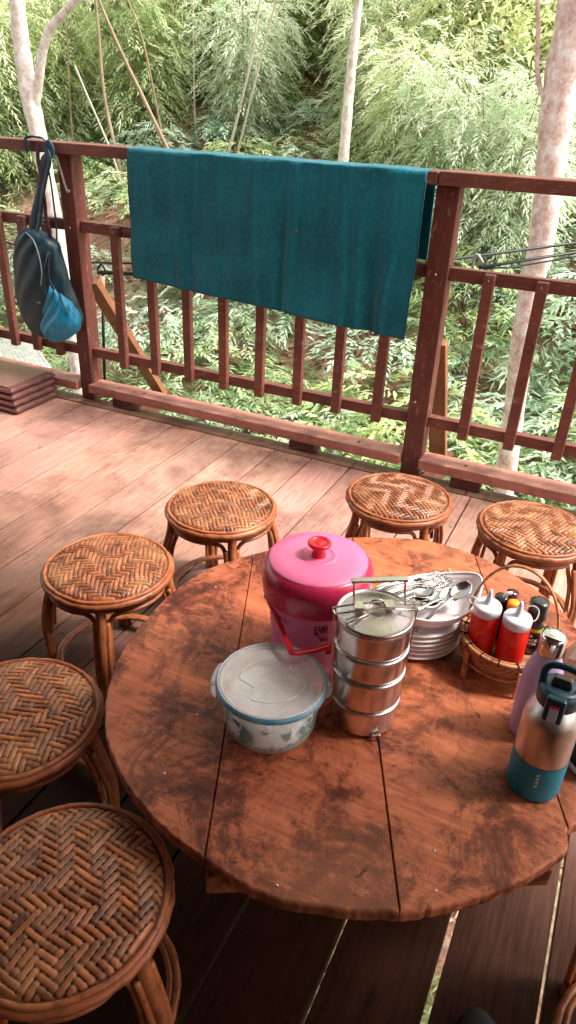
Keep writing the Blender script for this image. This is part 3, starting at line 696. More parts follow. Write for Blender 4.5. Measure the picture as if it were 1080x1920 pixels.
for s in (-1, 1): mb.tube([lat * (s * .092) + dvw * .010 + Vector((0, 0, zp)), lat * (s * .104) + dvw * .010 + Vector((0, 0, zp))], .009, 14)
mb.build('pivot', M['redknob'], IB)
rb = lambda z: .0865 + (.0965 - .0865) * (z - .040) / .128 + .0006
def marks(strokes, r, ang, zc, k, mat, parent, wdt, name):
    mb = MB()
    for st in strokes:
        pts = []
        for (x, y) in st:
            z = zc + y * k; rr = r(z) if callable(r) else r; pts.append(cyl(rr, ang + x * k / rr, z))
        mb.tube(pts, wdt, 5, flat=.3, upv=cyl(1, ang, 0))
    return mb.build(name, mat, parent)
ST = [[(0, 0), (0, 9), (5, 10)], [(0, 0), (5, 1)], [(8, 1), (10, 6), (8, 9)], [(9, 0), (15, 1), (16, 8), (12, 9)], [(14, 5), (20, 4)], [(18, 0), (19, 9), (25, 10), (24, 4)], [(20, 1), (26, 3)],
      [(12, -5), (15, -2), (17, -6)], [(19, -6), (22, -1), (24, -5)], [(0, -14), (0, -6), (6, -7), (7, -10), (2, -10)], [(6, -14), (10, -13)], [(11, -18), (14, -30), (16, -20)], [(17, -28), (18, -20), (23, -20), (22, -27), (17, -26)], [(26, -16), (27, -31)], [(25, -20), (29, -20)]]
marks(ST, rb, va + .03, .142, .00098, M['ink'], IB, .0015, 'print')

# ------------------------------------------------------------------ tiffin carrier
tx, ty = 2.319, -1.912
TF = thing('tiffin_carrier', (tx, ty, ZT), 'stacked stainless steel tiffin carrier with four tiers beside the pink bucket', 'tiffin carrier')
lv = [(.003, .0625, .060), (.066, .0655, .064), (.132, .0668, .064), (.186, .0668, .060)]
zs = [.003, .064, .132, .186, .244]
for k in range(4):
    z0, z1 = zs[k], zs[k + 1]; r0 = [.0632, .0652, .0660, .0664][k]
    mb = MB(); mb.lathe([(0, z0), (r0 - .006, z0), (r0 - .001, z0 + .003), (r0, z0 + .007), (r0 + .0006, z1 - .010), (r0 + .0008, z1 - .0042), (r0 + .0028, z1 - .0036), (r0 + .0034, z1 - .0018), (r0 + .0026, z1 - .0004), (r0 - .001, z1)], seg=72); mb.build('tier', M['steel'], TF)
z0 = .244
mb = MB(); mb.lathe([(.0665, z0 - .002), (.0695, z0 - .001), (.0702, z0 + .003), (.0690, z0 + .0065), (.0665, z0 + .0068), (.0645, z0 + .004), (.060, z0 + .0045), (.045, z0 + .009), (.026, z0 + .0120), (.018, z0 + .0125), (.016, z0 + .010), (0, z0 + .010)], seg=72); mb.build('lid', M['lidsteel'], TF)
fa = va + .0
fa = math.atan2(CP.y - ty, CP.x - tx)
ax = Vector((math.cos(fa + PI / 2 + .30), math.sin(fa + PI / 2 + .30), 0))      # to image right
if ax.dot(CR) < 0: ax = -ax
pz = Vector((-ax.y, ax.x, 0))
mb = MB()
for s in (-1, 1):
    x = ax * (.0745 * s)
    mb = MB(); mb.beam(ax * ((.0670 if s > 0 else .0675) * s) + Vector((0, 0, .012 if s > 0 else .03)), x + Vector((0, 0, z0 + .012)), .003, .0085, up=Vector(pz)); mb.build('side_bar', M['wire'], TF, bevel=.0006)
mb = MB()
for o_ in (-.009, .009):
    mb.tube([ax * -.0760 + pz * o_ + Vector((0, 0, z0 + .012)), ax * -.03 + pz * o_ * 1.1 + Vector((0, 0, z0 + .018)), ax * .03 + pz * o_ * 1.1 + Vector((0, 0, z0 + .018)), ax * .0760 + pz * o_ + Vector((0, 0, z0 + .012))], .0018, 8)
for s in (-1, 1): mb.tube([ax * (.0760 * s) + pz * -.009 + Vector((0, 0, z0 + .012)), ax * (.0760 * s) + pz * .009 + Vector((0, 0, z0 + .012))], .0018, 8)
mb.tube([ax * -.060 + pz * -.035 + Vector((0, 0, z0 + .009)), ax * -.01 + pz * -.014 + Vector((0, 0, z0 + .017))], .0015, 6)
mb.build('clamp_frame', M['wire'], TF)
mb = MB()
for s in (-1, 1): mb.box(ax * (.028 * s - .004) + Vector((0, 0, z0 + .0205)), (.018, .022, .0065), Matrix((ax, pz, Vector((0, 0, 1)))).transposed())
mb.tube(smooth_path([ax * -.012 + pz * .0 + Vector((0, 0, z0 + .016)), ax * -.008 + Vector((0, 0, z0 + .030)), ax * .010 + Vector((0, 0, z0 + .030)), ax * .016 + Vector((0, 0, z0 + .016))]), .002, 8)
mb.build('clasp', M['wire'], TF, bevel=.0008)
hx0, hx1 = -.040, .052; back = pz * (.018 if pz.dot(CF) > 0 else -.018)
for h_, e in ((hx0, .05), (hx1, .05)): mb = MB(); mb.beam(ax * h_ + Vector((0, 0, z0 + .018)), ax * h_ + back + Vector((0, 0, z0 + .012 + e)), .0105, .0022, up=Vector(ax)); mb.build('handle_arm', M['wire'], TF, bevel=.0005)
mb = MB(); mb.beam(ax * (hx0 - .005) + back + Vector((0, 0, z0 + .062)), ax * (hx1 + .005) + back + Vector((0, 0, z0 + .062)), .013, .006, up=Vector((0, 0, 1))); mb.build('handle_grip', M['wire'], TF, bevel=.002)
fr = -pz if pz.dot(CF) > 0 else pz
mb = MB(); mb.box(fr * .0668 + ax * .010 + Vector((0, 0, .008)), (.017, .004, .014), Matrix((ax, pz, Vector((0, 0, 1)))).transposed()); mb.build('foot_clip', M['wire'], TF, bevel=.001)

# ------------------------------------------------------------------ food container
fx, fy = 2.169, -2.014
FC = thing('food_container', (fx, fy, ZT), 'round clear plastic food container with blue seal, herbs and noodles inside', 'food container')
mb = MB(); mb.lathe([(0, .002), (.070, .002), (.0825, .006), (.0865, .018), (.0925, .070), (.0950, .094), (.0970, .097), (.0970, .100), (.0935, .1005)], seg=64); mb.build('bowl', M['clear'], FC)
mb = MB(); mb.lathe([(.0965, .1045), (.0985, .1078), (.1015, .1080), (.1034, .1030), (.1020, .0975), (.0965, .1045)], seg=64); mb.build('seal', M['gasket'], FC)
mb = MB(); mb.lathe([(.0962, .1040), (.0962, .1095), (.0940, .1100), (.0925, .1065), (.0905, .1035), (.05, .1040), (0, .1045)], seg=64); mb.build('lid', M['clearlid'], FC)
mb = MB(); mb.tube(circ(.0915, .1055, 60), .0012, 6, closed=True); mb.tube(circ(.0985, .1095, 60), .0014, 6, closed=True)
fa = face_ang(fx, fy); rt = CR.copy(); rt.z = 0; rt.normalize(); up_ = Vector((-rt.y, rt.x, 0))
emb = [(-.058, .004), (-.052, .030), (-.030, .050), (.0, .060), (.030, .054), (.034, .040), (.036, .026), (.060, .006), (.058, -.020), (.035, -.045), (.0, -.056), (-.033, -.050), (-.034, -.040), (-.030, -.022), (-.045, -.008)]
mb.tube(smooth_path([rt * a + up_ * b + Vector((0, 0, .1048)) for a, b in emb], 5, True), .0011, 6, closed=True); mb.build('embossed_ridge', M['ridge'], FC)
mb = MB(); mb.lathe([(.0955, .1100), (.0985, .1112), (.1018, .1098), (.1038, .1050), (.1038, .0960), (.1020, .0945)], seg=64); mb.build('lid_skirt', M['skirt'], FC)
for k, an in enumerate((fa + PI, fa + PI / 2 + .25, fa - PI / 2 - .15)):
    R3 = Matrix.Rotation(an, 3, 'Z'); mb = MB()
    prof = [(.098, .104), (.106, .103), (.1115, .098), (.1125, .088), (.108, .076), (.103, .072)]
    V = []; w = .030
    for r_, z_ in prof:
        for s in (-1, -.5, 0, .5, 1): V.append(R3 @ Vector(((r_ - .004 * s * s), s * w, z_)))
    F = [(i * 5 + j, i * 5 + j + 1, (i + 1) * 5 + j + 1, (i + 1) * 5 + j) for i in range(5) for j in range(4)]
    mb.add(V, F, 1.0, True); mb.build('latch', M['ridge'], FC, solid=.0018)
ctr = thing
NO = MB(); rq = random.Random(4)
for k in range(60):
    a = rq.uniform(0, 2 * PI); r0 = rq.uniform(.01, .062); z = rq.uniform(.018, .055)
    pts = [(r0 * math.cos(a), r0 * math.sin(a), z)]
    for j in range(4):
        a += rq.uniform(-.5, .5); pts.append((min(.068, r0 + rq.uniform(-.02, .02)) * math.cos(a), min(.068, r0) * math.sin(a), z + rq.uniform(-.006, .006)))
    NO.tube(smooth_path(pts, 4), .0028, 6)
NO.lathe([(0, .008), (.070, .008), (.0800, .016), (.0835, .062), (.074, .074), (.05, .078), (0, .076)], seg=40)
nd = tag(NO.build('noodles', M['fog'], loc=(fx, fy, ZT)), 'pale noodles inside the round clear food container', 'noodles')
NO = MB()
for k in range(9):
    a = rq.uniform(0, 2 * PI); r0 = rq.uniform(.02, .06); NO.lathe([(0, .012), (.014, .009), (.019, 0), (.014, -.008), (0, -.010)], (r0 * math.cos(a), r0 * math.sin(a), rq.uniform(.045, .065)), 12, sx=rq.uniform(.7, 1.1))
cr = tag(NO.build('rice_cakes', M['cream'], loc=(fx, fy, ZT)), 'cream coloured rolls inside the round clear food container', 'food', kind='stuff')
def leaf_verts(c, d, n_, L, w):
    s = d.cross(n_).normalized(); return [c, c + d * L * .4 + s * w, c + d * L, c + d * L * .4 - s * w]
HB = MB()
for k in range(70):
    a = fa + rq.uniform(-2.2, 2.2); z = rq.uniform(.010, .066); r0 = .0795 + (z - .015) * .12; c = Vector((r0 * math.cos(a), r0 * math.sin(a), z))
    if k % 3 and abs(a - fa - .2) < .5: continue
    nrm = Vector((math.cos(a), math.sin(a), 0)); t_ = nrm.cross(Vector((0, 0, 1))); an = rq.uniform(0, 6.28); d = t_ * math.cos(an) + Vector((0, 0, 1)) * math.sin(an)
    vs_ = []
    for q_ in leaf_verts(c, d, nrm, rq.uniform(.018, .036), rq.uniform(.004, .010)):
        z_ = min(.070, max(.010, q_.z)); rr_ = .0830 + max(0, z_ - .018) * .115; h_ = Vector((q_.x, q_.y, 0)).normalized() * rr_; vs_.append((h_.x, h_.y, z_))
    HB.add(vs_, [(0, 1, 2, 3)])
tag(HB.build('herb_leaves', M['green'], loc=(fx, fy, ZT)), 'chopped green herb leaves pressed inside the clear food container', 'herbs', kind='stuff')

# ------------------------------------------------------------------ plates, dish, cutlery
px, py = 2.330, -1.622
zz = ZT
for k in range(6):
    pl = thing('plate', (px + rnd.uniform(-.0015, .0015), py + rnd.uniform(-.0015, .0015), zz), ['lowest', 'second lowest', 'third from the bottom', 'fourth from the bottom', 'fifth from the bottom', 'topmost'][k] + ' white plate of the stack behind the tiffin carrier', 'plate', 'white plates stacked on the table')
    r = .104; mb = MB(); mb.lathe([(0, .001), (.062, .001), (.064, .0022), (.092, .0075), (r, .0105), (r + .0012, .0125), (r, .0142), (.092, .0120), (.064, .0050), (0, .0040)], seg=72); mb.build('plate_body', M['plate'], pl)
    mb = MB(); mb.tube(circ(r, .0118, 72), .0022, 8, closed=True); mb.build('rolled_rim', M['white'], pl)
    zz += .0118
ztop = zz + .004
dc = PZ(812, 1125, ztop + .035); 
DS = thing('serving_dish', (dc.x, dc.y, ztop), 'oval white melamine dish with an upturned end holding the cutlery', 'dish')
la = PZ(893, 1092, .54) - PZ(745, 1128, .54); la.z = 0; la.normalize(); sa_ = Vector((-la.y, la.x, 0))
V = []; nr, na = 9, 64
for i in range(nr + 1):
    k = i / nr
    for j in range(na):
        t = 2 * PI * j / na; c, s = math.cos(t), math.sin(t); c_ = math.copysign(abs(c) ** .9, c)
        rx = .045 + .055 * k ** .8; ry = .035 + .045 * k ** .8
        if k == 0: rx = ry = 0.0001
        z = .004 + .040 * k ** 2.6 + (.026 * max(0, c) ** 3) * k ** 2
        ext = .016 * max(0, c) ** 4 * k
        p = la * (rx * c_ + ext) + sa_ * (ry * s * (1 - .18 * max(0, c) ** 2)); V.append((p.x, p.y, z))
F = [(i * na + j, i * na + (j + 1) % na, (i + 1) * na + (j + 1) % na, (i + 1) * na + j) for i in range(nr) for j in range(na)]
mb = MB(); mb.add(V, F, 1.0, True); mb.build('bowl', M['plate'], DS, solid=.0025)
mb = MB(); mb.tube([V[nr * na + j] for j in range(na)], .0022, 8, closed=True); mb.build('rim', M['white'], DS)
def spoon():
    t = thing('spoon', (0, 0, 0), '', 'spoon', 'cutlery in the white dish'); mb = MB(); V = []; F = []
    n_ = 10; m_ = 8
    for i in range(n_ + 1):
        u = i / n_; x = .058 * u; hw = .0195 * (math.sin(PI * min(1, u * .93 + .035)) ** .6) * (1.05 - .25 * abs(u - .55))
        for j in range(m_ + 1):
            s = -1 + 2 * j / m_; V.append((x, hw * s, -.007 * (1 - s * s) * math.sin(PI * u) + .001))
    for i in range(n_):
        for j in range(m_): a = i * (m_ + 1) + j; F.append((a, a + 1, a + m_ + 2, a + m_ + 1))
    mb.add(V, F, 1.0, True); mb.build('spoon_bowl', M['cutlery'], t, solid=.0012)
    mb = MB(); pts = [(0.002, 0, .0008), (-.012, 0, .004), (-.05, 0, .007), (-.09, 0, .005), (-.118, 0, .001)]; mb.tube(smooth_path(pts, 4), [.0035, .0032, .003, .0026, .0026, .0026, .0027, .003, .0034, .0038, .0042, .0048, .0054, .006, .0064, .0066, .0055], 8, flat=.32, upv=Vector((0, 0, 1))); mb.build('handle', M['cutlery'], t)
    return t
def fork():
    t = thing('fork', (0, 0, 0), '', 'fork', 'cutlery in the white dish'); mb = MB()
    for k in range(4):
        y = (k - 1.5) * .0056; mb.tube(smooth_path([(.012, y, -.002), (.03, y * 1.02, -.004), (.058, y * .95, .003)], 4), [.0013] * 8 + [.0007], 6)
    V = []; 
    for x, w in ((-.004, .004), (.002, .0075), (.008, .0105), (.016, .0108)):
        for s in (-1, 0, 1): V.append((x, w * s, .001 - .003 * (x > .005) ))
    mb.add(V, [(i * 3 + j, i * 3 + j + 1, (i + 1) * 3 + j + 1, (i + 1) * 3 + j) for i in range(3) for j in range(2)], 1.0, True)
    mb.build('fork_head', M['cutlery'], t, solid=.0)
    mb = MB(); pts = [(0.0, 0, .0008), (-.012, 0, .004), (-.05, 0, .007), (-.09, 0, .005), (-.118, 0, .001)]; mb.tube(smooth_path(pts, 4), [.0035, .0032, .003, .0026, .0026, .0026, .0027, .003, .0034, .0038, .0042, .0048, .0054, .006, .0064, .0066, .0055], 8, flat=.32, upv=Vector((0, 0, 1))); mb.build('handle', M['cutlery'], t)
    return t
sp0, fk0 = spoon(), fork()
def lay(o, pix, ang, tilt, roll, z, lb):
    p = PZ(*pix, z); o.location = p; d = la.copy(); d.rotate(Matrix.Rotation(ang, 3, 'Z')); x = Vector((d.x * math.cos(tilt), d.y * math.cos(tilt), math.sin(tilt)))
    y = Vector((0, 0, 1)).cross(x).normalized(); zv = x.cross(y); Rm = Matrix((x, y, zv)).transposed() @ Matrix.Rotation(roll, 3, 'X')
    o.rotation_mode = 'QUATERNION'; o.rotation_quaternion = Rm.to_quaternion(); o['label'] = lb
zc = ztop + .046
forks = [((800, 1088), .02, 0, .2, 0, 'uppermost fork of the bundle, tines to the right'), ((792, 1094), .06, -.02, .1, .004, 'fork lying second in the bundle at the back of the dish'), ((806, 1083), -.03, .02, .5, -.002, 'fork at the very back of the cutlery bundle'), ((786, 1099), .10, 0, -.2, .008, 'fork nearest the spoons in the bundle'), ((815, 1092), .0, .03, .3, -.006, 'fork reaching farthest right in the bundle'), ((796, 1102), .14, .02, .4, .003, 'fork lowest of the bundle, touching a spoon bowl'), ((782, 1086), .02, .04, -.4, .010, 'fork whose tines end farthest left in the bundle'), ((810, 1098), .05, .05, .1, -.009, 'fork at the bottom of the bundle, mostly covered')]
for i, (pix, a, t, r, dz, lb) in enumerate(forks): lay(fk0 if i == 0 else copy_tree(fk0), pix, a, t, r, zc + dz, 'steel ' + lb)
spoons = [((848, 1122), .25, .38, .1, .000, 'big steel spoon resting its bowl in the upturned end of the dish'), ((800, 1126), .10, .02, .0, -.006, 'steel spoon lying in the middle of the dish, bowl up'), ((792, 1136), .35, .02, .2, -.004, 'steel spoon at the front of the dish beside the tiffin carrier'), ((808, 1118), .0, .0, .0, -.010, 'steel spoon half hidden under the other spoons'), ((784, 1128), .5, .05, -.3, .004, 'steel spoon with its handle pointing down beside the tiffin lid'), ((826, 1124), .18, .10, .25, -.003, 'steel spoon with its bowl between the middle and the big spoon'), ((778, 1118), .22, .02, .1, .006, 'steel spoon nearest the forks, lying on the others')]
for i, (pix, a, t, r, dz, lb) in enumerate(spoons): lay(sp0 if i == 0 else copy_tree(sp0), pix, a, t, r, zc + dz, lb)

# ------------------------------------------------------------------ condiment basket
kx, ky = 2.533, -1.640; rr0 = .0945
KB = thing('condiment_basket', (kx, ky, ZT), 'round woven rattan basket on short feet with a hoop handle', 'basket')
zr = .080; zf = .044
mb = MB(); nb = 120
V = []; T = []
for j in range(13):
    z = zf - .006 + (zr - zf + .002) * j / 12
    for i in range(nb):
        t = 2 * PI * i / nb; r = rr0 - .006 + .0016 * math.sin(i * PI / 2 + (j // 2 % 2) * PI) + .006 * (z - zf) / (zr - zf); V.append((r * math.cos(t), r * math.sin(t), z)); tt = .45 + .35 * ((i // 2 + j // 2) % 2) + rnd.uniform(-.1, .1); T.append((tt,) * 3)
mb.add(V, [(j * nb + i, j * nb + (i + 1) % nb, (j + 1) * nb + (i + 1) % nb, (j + 1) * nb + i) for j in range(12) for i in range(nb)], T, False); mb.build('woven_side', M['basket'], KB, solid=.002)
mb = MB(); mb.tube(circ(rr0 + .001, zr, 64), .0040, 8, tone=.9, closed=True); mb.tube(circ(rr0 - .008, zr - .001, 64), .0032, 8, tone=.5, closed=True); mb.tube(circ(rr0 - .003, zf - .006, 64), .0035, 8, tone=.7, closed=True); rim_ = mb.build('rim', M['basket'], KB)
mb = MB()
for i in range(16):
    t = 2 * PI * i / 16; c_ = Vector((math.cos(t), math.sin(t), 0)); tg = Vector((-math.sin(t), math.cos(t), 0)); p = c_ * (rr0 - .003) + Vector((0, 0, zr)); mb.box(p + Vector((0, 0, .0005)), (.018, .0018, .0105), Matrix((c_, tg, Vector((0, 0, 1)))).transposed())
mb.build('binding', M['black'], rim_)
mb = MB(); mb.lathe([(0, zf - .004), (rr0 - .007, zf - .004), (rr0 - .007, zf - .001), (0, zf - .001)], seg=48, tone=.55); mb.build('floor', M['basket'], KB)
fL = PZ(861, 1270, ZT); fR = PZ(973, 1325, ZT); aL = math.atan2(fL.y - ky, fL.x - kx); aR = math.atan2(fR.y - ky, fR.x - kx)
for an in (aL, aR, aL + PI, aR + PI):
    c_ = Vector((math.cos(an), math.sin(an), 0)); tg = Vector((-c_.y, c_.x, 0)); Rm = Matrix((tg, c_, Vector((0, 0, 1)))).transposed()
    mb = MB(); mb.box(c_ * (rr0 + .003) + Vector((0, 0, .0335)), (.013, .0055, .066), Rm, tone=.95); mb.build('foot', M['basket'], KB, bevel=.0015)
hA = PZ(905, 1135, .50); hB = PZ(1027, 1180, .50); cen_ = Vector((kx, ky, 0))
hl = Vector((hB.x - hA.x, hB.y - hA.y, 0)); mid_ = Vector(((hA.x + hB.x) / 2 - kx, (hA.y + hB.y) / 2 - ky, 0)); hln = hl.normalized(); half = .093
mid_ = Vector((0, 0, 0)) + Vector((-hln.y, hln.x, 0)) * .012
tp = []
for i in range(25):
    t = PI * i / 24; tp.append(mid_ - hln * (half * math.cos(t)) + Vector((0, 0, zr - .02 + .185 * math.sin(t) ** .8)))
mb = MB(); mb.tube(tp, .0028, 8, tone=1.0, upv=Vector((0, 0, 1))); mb.tube([p + Vector((-hln.y, hln.x, 0)) * .004 for p in tp], .0024, 8, tone=.7); mb.build('hoop_handle', M['basket'], KB)

def squeeze(x, y, lb, z0=.465, h=.106, lean=(0, 0), nang=0):
    k = thing('sauce_bottle', (x, y, z0), lb, 'sauce bottle', 'red squeeze bottles in the condiment basket')
    k.rotation_euler = (lean[0], lean[1], 0)
    mb = MB(); mb.lathe([(0, 0), (.0255, 0), (.0278, .002), (.0285, .006), (.0285, h - .018), (.0275, h - .008), (.0255, h)], seg=40); mb.build('bottle_body', M['ketchup'], k)
    mb = MB(); mb.lathe([(.0262, h - .013), (.0285, h - .012), (.0285, h + .004), (.0265, h + .008), (.012, h + .0095), (.0085, h + .011), (.0065, h + .022), (.0045, h + .036), (.0032, h + .043), (.0, h + .044)], seg=40); mb.build('nozzle_cap', M['nozzle'], k)
    an = face_ang(x, y, nang); c_ = Vector((math.cos(an), math.sin(an), 0)); tg = Vector((-c_.y, c_.x, 0))
    mb = MB(); mb.tube(smooth_path([c_ * -.0 + tg * .027 + Vector((0, 0, h - .004)), tg * .036 + Vector((0, 0, h + .004)), tg * .040 - c_ * .01 + Vector((0, 0, h + .018)), tg * .030 - c_ * .014 + Vector((0, 0, h + .026)), tg * .018 - c_ * .018 + Vector((0, 0, h + .020))], 5), .0014, 6); mb.build('cap_tether', M['white'], k)
    return k
squeeze(2.482, -1.660, 'red squeeze bottle on the left in the basket, next to the plates', nang=PI)
squeeze(2.544, -1.668, 'red squeeze bottle on the right in the basket, next to the pepper grinder', h=.104, nang=.3)
gx, gy = 2.576, -1.614
PG = thing('pepper_grinder', (gx, gy, .465), 'black pepper grinder with glossy black cap in the basket', 'pepper grinder')
mb = MB(); mb.lathe([(0, 0), (.0175, 0), (.019, .002), (.019, .070), (.0165, .078), (.0155, .084)], seg=32); mb.build('jar', M['pepperbody'], PG)
mb = MB(); mb.lathe([(.0192, .014), (.0194, .015), (.0194, .052), (.0192, .053)], seg=32); mb.build('label', M['black'], PG)
mb = MB(); mb.lathe([(.0165, .083), (.019, .084), (.0195, .088), (.0195, .120), (.0180, .125), (.010, .1262), (0, .1262)], seg=32); mb.build('cap', M['black'], PG)
pa = face_ang(gx, gy)
mb = MB(); mb.lathe([(.0196, .058), (.0196, .066)], seg=32); mb.build('band', M['lime'], PG)
text_on_cyl('+', .0198, .047, pa - .0, .016, M['white'], PG, 'lettering', bold=.0004)
text_on_cyl('BLACK', .0198, .037, pa - .0, .0095, M['white'], PG, 'lettering', bold=.0003)
text_on_cyl('PEPPER', .0198, .028, pa - .0, .0088, M['white'], PG, 'lettering', bold=.0003)
sb = thing('sauce_jar', (2.500, -1.597, .465), 'small dark sauce bottle with a white spout behind the red bottles', 'sauce bottle')
mb = MB(); mb.lathe([(0, 0), (.021, 0), (.022, .003), (.022, .062), (.014, .076), (.012, .082)], seg=28); mb.build('bottle_body', M['darkred'], sb)
mb = MB(); mb.lathe([(.0125, .080), (.0145, .081), (.0145, .098), (.012, .101), (0, .101)], seg=28); mb.build('cap', M['black'], sb)
mb = MB(); mb.tube([(.004, -.002, .100), (.010, -.004, .112), (.018, -.006, .118)], [.005, .0045, .003], 10); mb.build('spout', M['white'], sb)
sb = thing('sauce_jar', (2.527, -1.606, .465), 'small sauce bottle with a round orange cap between the red bottles', 'sauce bottle')
mb = MB(); mb.lathe([(0, 0), (.017, 0), (.018, .003), (.018, .064), (.012, .076), (.011, .082)], seg=28); mb.build('bottle_body', M['darkred'], sb)
mb = MB(); mb.lathe([(.011, .080), (.0128, .082), (.0132, .094), (.0125, .099), (.007, .1015), (0, .102)], seg=28); mb.build('cap', M['orange'], sb)
sb = thing('sauce_jar', (2.518, -1.578, .465), 'black capped sauce bottle at the back of the basket', 'sauce bottle')
mb = MB(); mb.lathe([(0, 0), (.015, 0), (.016, .003), (.016, .074), (.011, .086), (.011, .092)], seg=28); mb.build('bottle_body', M['pepperbody'], sb)
mb = MB(); mb.lathe([(.011, .090), (.0125, .091), (.0125, .104), (0, .105)], seg=28); mb.build('cap', M['darkred'], sb)

# ------------------------------------------------------------------ drinking bottles
wx, wy = 2.643, -1.924
WB = thing('water_bottle', (wx, wy, ZT), 'brushed steel water bottle with teal sleeve and dark teal carry lid', 'water bottle')
mb = MB(); mb.lathe([(0, 0), (.040, 0), (.0435, .002), (.0455, .008), (.0462, .080), (.0458, .0815)], seg=64); mb.build('sleeve', M['teal'], WB)
mb = MB(); mb.lathe([(.0450, .080), (.0452, .081), (.0455, .160), (.0448, .168), (.042, .178), (.036, .190), (.029, .199), (.0265, .203), (.0262, .206)], seg=64); mb.build('flask', M['bottle_steel'], WB)
wa = face_ang(wx, wy); cw = Vector((math.cos(wa), math.sin(wa), 0)); tw_ = Vector((-cw.y, cw.x, 0)); 
if tw_.dot(CR) < 0: tw_ = -tw_
mb = MB(); mb.lathe([(.029, .196), (.0335, .198), (.0335, .218), (.0315, .227), (.024, .230), (0, .2305)], seg=40); lid = mb.build('lid', M['tealdark'], WB)
RW = Matrix((tw_, -cw, Vector((0, 0, 1)))).transposed()
mb = MB(); mb.box(cw * .032 + Vector((0, 0, .204)), (.031, .014, .050), RW); mb.build('latch_block', M['tealdark'], WB, bevel=.004)
mb = MB(); mb.box(cw * .0398 + Vector((0, 0, .197)), (.014, .003, .028), RW); mb.build('latch_button', M['greytab'], WB, bevel=.001)
mb = MB(); mb.box(cw * .0399 + Vector((0, 0, .2145)), (.014, .0032, .0045), RW); mb.build('latch_mark', M['redtab'], WB, bevel=.0008)
lp = [tw_ * -.028 + cw * .004 + Vector((0, 0, .220)), tw_ * -.030 - cw * .002 + Vector((0, 0, .244)), tw_ * -.026 - cw * .004 + Vector((0, 0, .256)), tw_ * -.012 - cw * .005 + Vector((0, 0, .262)), tw_ * .012 - cw * .005 + Vector((0, 0, .262)), tw_ * .026 - cw * .004 + Vector((0, 0, .256)), tw_ * .030 - cw * .002 + Vector((0, 0, .244)), tw_ * .028 + cw * .004 + Vector((0, 0, .220))]
mb = MB(); mb.tube(smooth_path(lp, 5), .0062, 10, flat=.6, upv=-cw); mb.build('carry_loop', M['tealdark'], WB)
mb = MB(); mb.box(Vector((0, 0, .236)) - cw * .004, (.034, .026, .014), RW @ Matrix.Rotation(-.3, 3, 'X'), taper=.8); mb.build('spout_cover', M['black'], WB, bevel=.003)
SL = []
for k_ in range(8):
    y_ = -k_ * 4.2; SL += [[(0, y_), (4, y_ - .4)], [(0, y_), (0.2, y_ - 2.6)]] if k_ % 2 else [[(0, y_ - 2.4), (4, y_ - 2.4)], [(4, y_), (3.8, y_ - 2.2)], [(0, y_ - 1), (4, y_ - .9)]]
marks(SL, .0464, wa + .10, .070, .00100, M['white'], WB, .00045, 'lettering')

lx, ly = 2.615, -1.800
LB = thing('water_bottle', (lx, ly, ZT), 'slim lavender bottle with mirror steel cap behind the steel and teal one', 'water bottle')
mb = MB(); mb.lathe([(0, 0), (.033, 0), (.0355, .002), (.0365, .008), (.0365, .120), (.0345, .145), (.0285, .170), (.0235, .184), (.0215, .192)], seg=56); mb.build('flask', M['lav'], LB)
mb = MB(); mb.lathe([(.0212, .192), (.0225, .193), (.0228, .198), (.0232, .226), (.0215, .233), (.0165, .2365), (.008, .2375), (0, .2378)], seg=48); mb.build('cap', M['chrome'], LB)
nx_, ny_ = 2.757, -1.862
q_ = PZ(1103, 1436, ZT); nx_, ny_ = q_.x, q_.y
NB = thing('water_bottle', (nx_, ny_, ZT), 'dark navy bottle with pale base cut by the right picture edge', 'water bottle')
mb = MB(); mb.lathe([(0, 0), (.036, 0), (.0385, .002), (.039, .016), (.0388, .017)], seg=48); mb.build('base', M['white'], NB)
mb = MB(); mb.lathe([(.0385, .0165), (.0398, .018), (.0398, .150), (.037, .165), (.028, .185), (.024, .195)], seg=48); mb.build('flask', M['navy'], NB)
mb = MB(); mb.lathe([(.024, .195), (.027, .196), (.0275, .225), (.024, .232), (0, .234)], seg=40); mb.build('cap', M['tealdark'], NB)
# paper bag at the right edge
pb = PZ(1078, 1262, ZT); PB = thing('paper_bag', (pb.x + .045, pb.y + .02, ZT), 'beige paper bag lying at the right table edge behind the bottles', 'paper bag')
V = []
for (x, y, z) in [(-.075, -.05, .0), (.07, -.05, 0), (.07, .06, 0), (-.07, .06, 0), (-.055, -.03, .075), (.065, -.035, .085), (.065, .05, .085), (-.03, .045, .088)]: V.append((x, y, z + .001))
mb = MB(); mb.add(V, [(3, 2, 1, 0), (4, 5, 6, 7), (0, 1, 5, 4), (1, 2, 6, 5), (2, 3, 7, 6), (3, 0, 4, 7)]); mb.build('bag_body', M['paper'], PB, bevel=.004)
mb = MB(); mb.add([(-.056, -.031, .077), (.066, -.036, .087), (.064, -.050, .060), (-.066, -.044, .050)], [(0, 1, 2, 3)]); mb.build('folded_flap', M['paper'], PB, solid=.001)

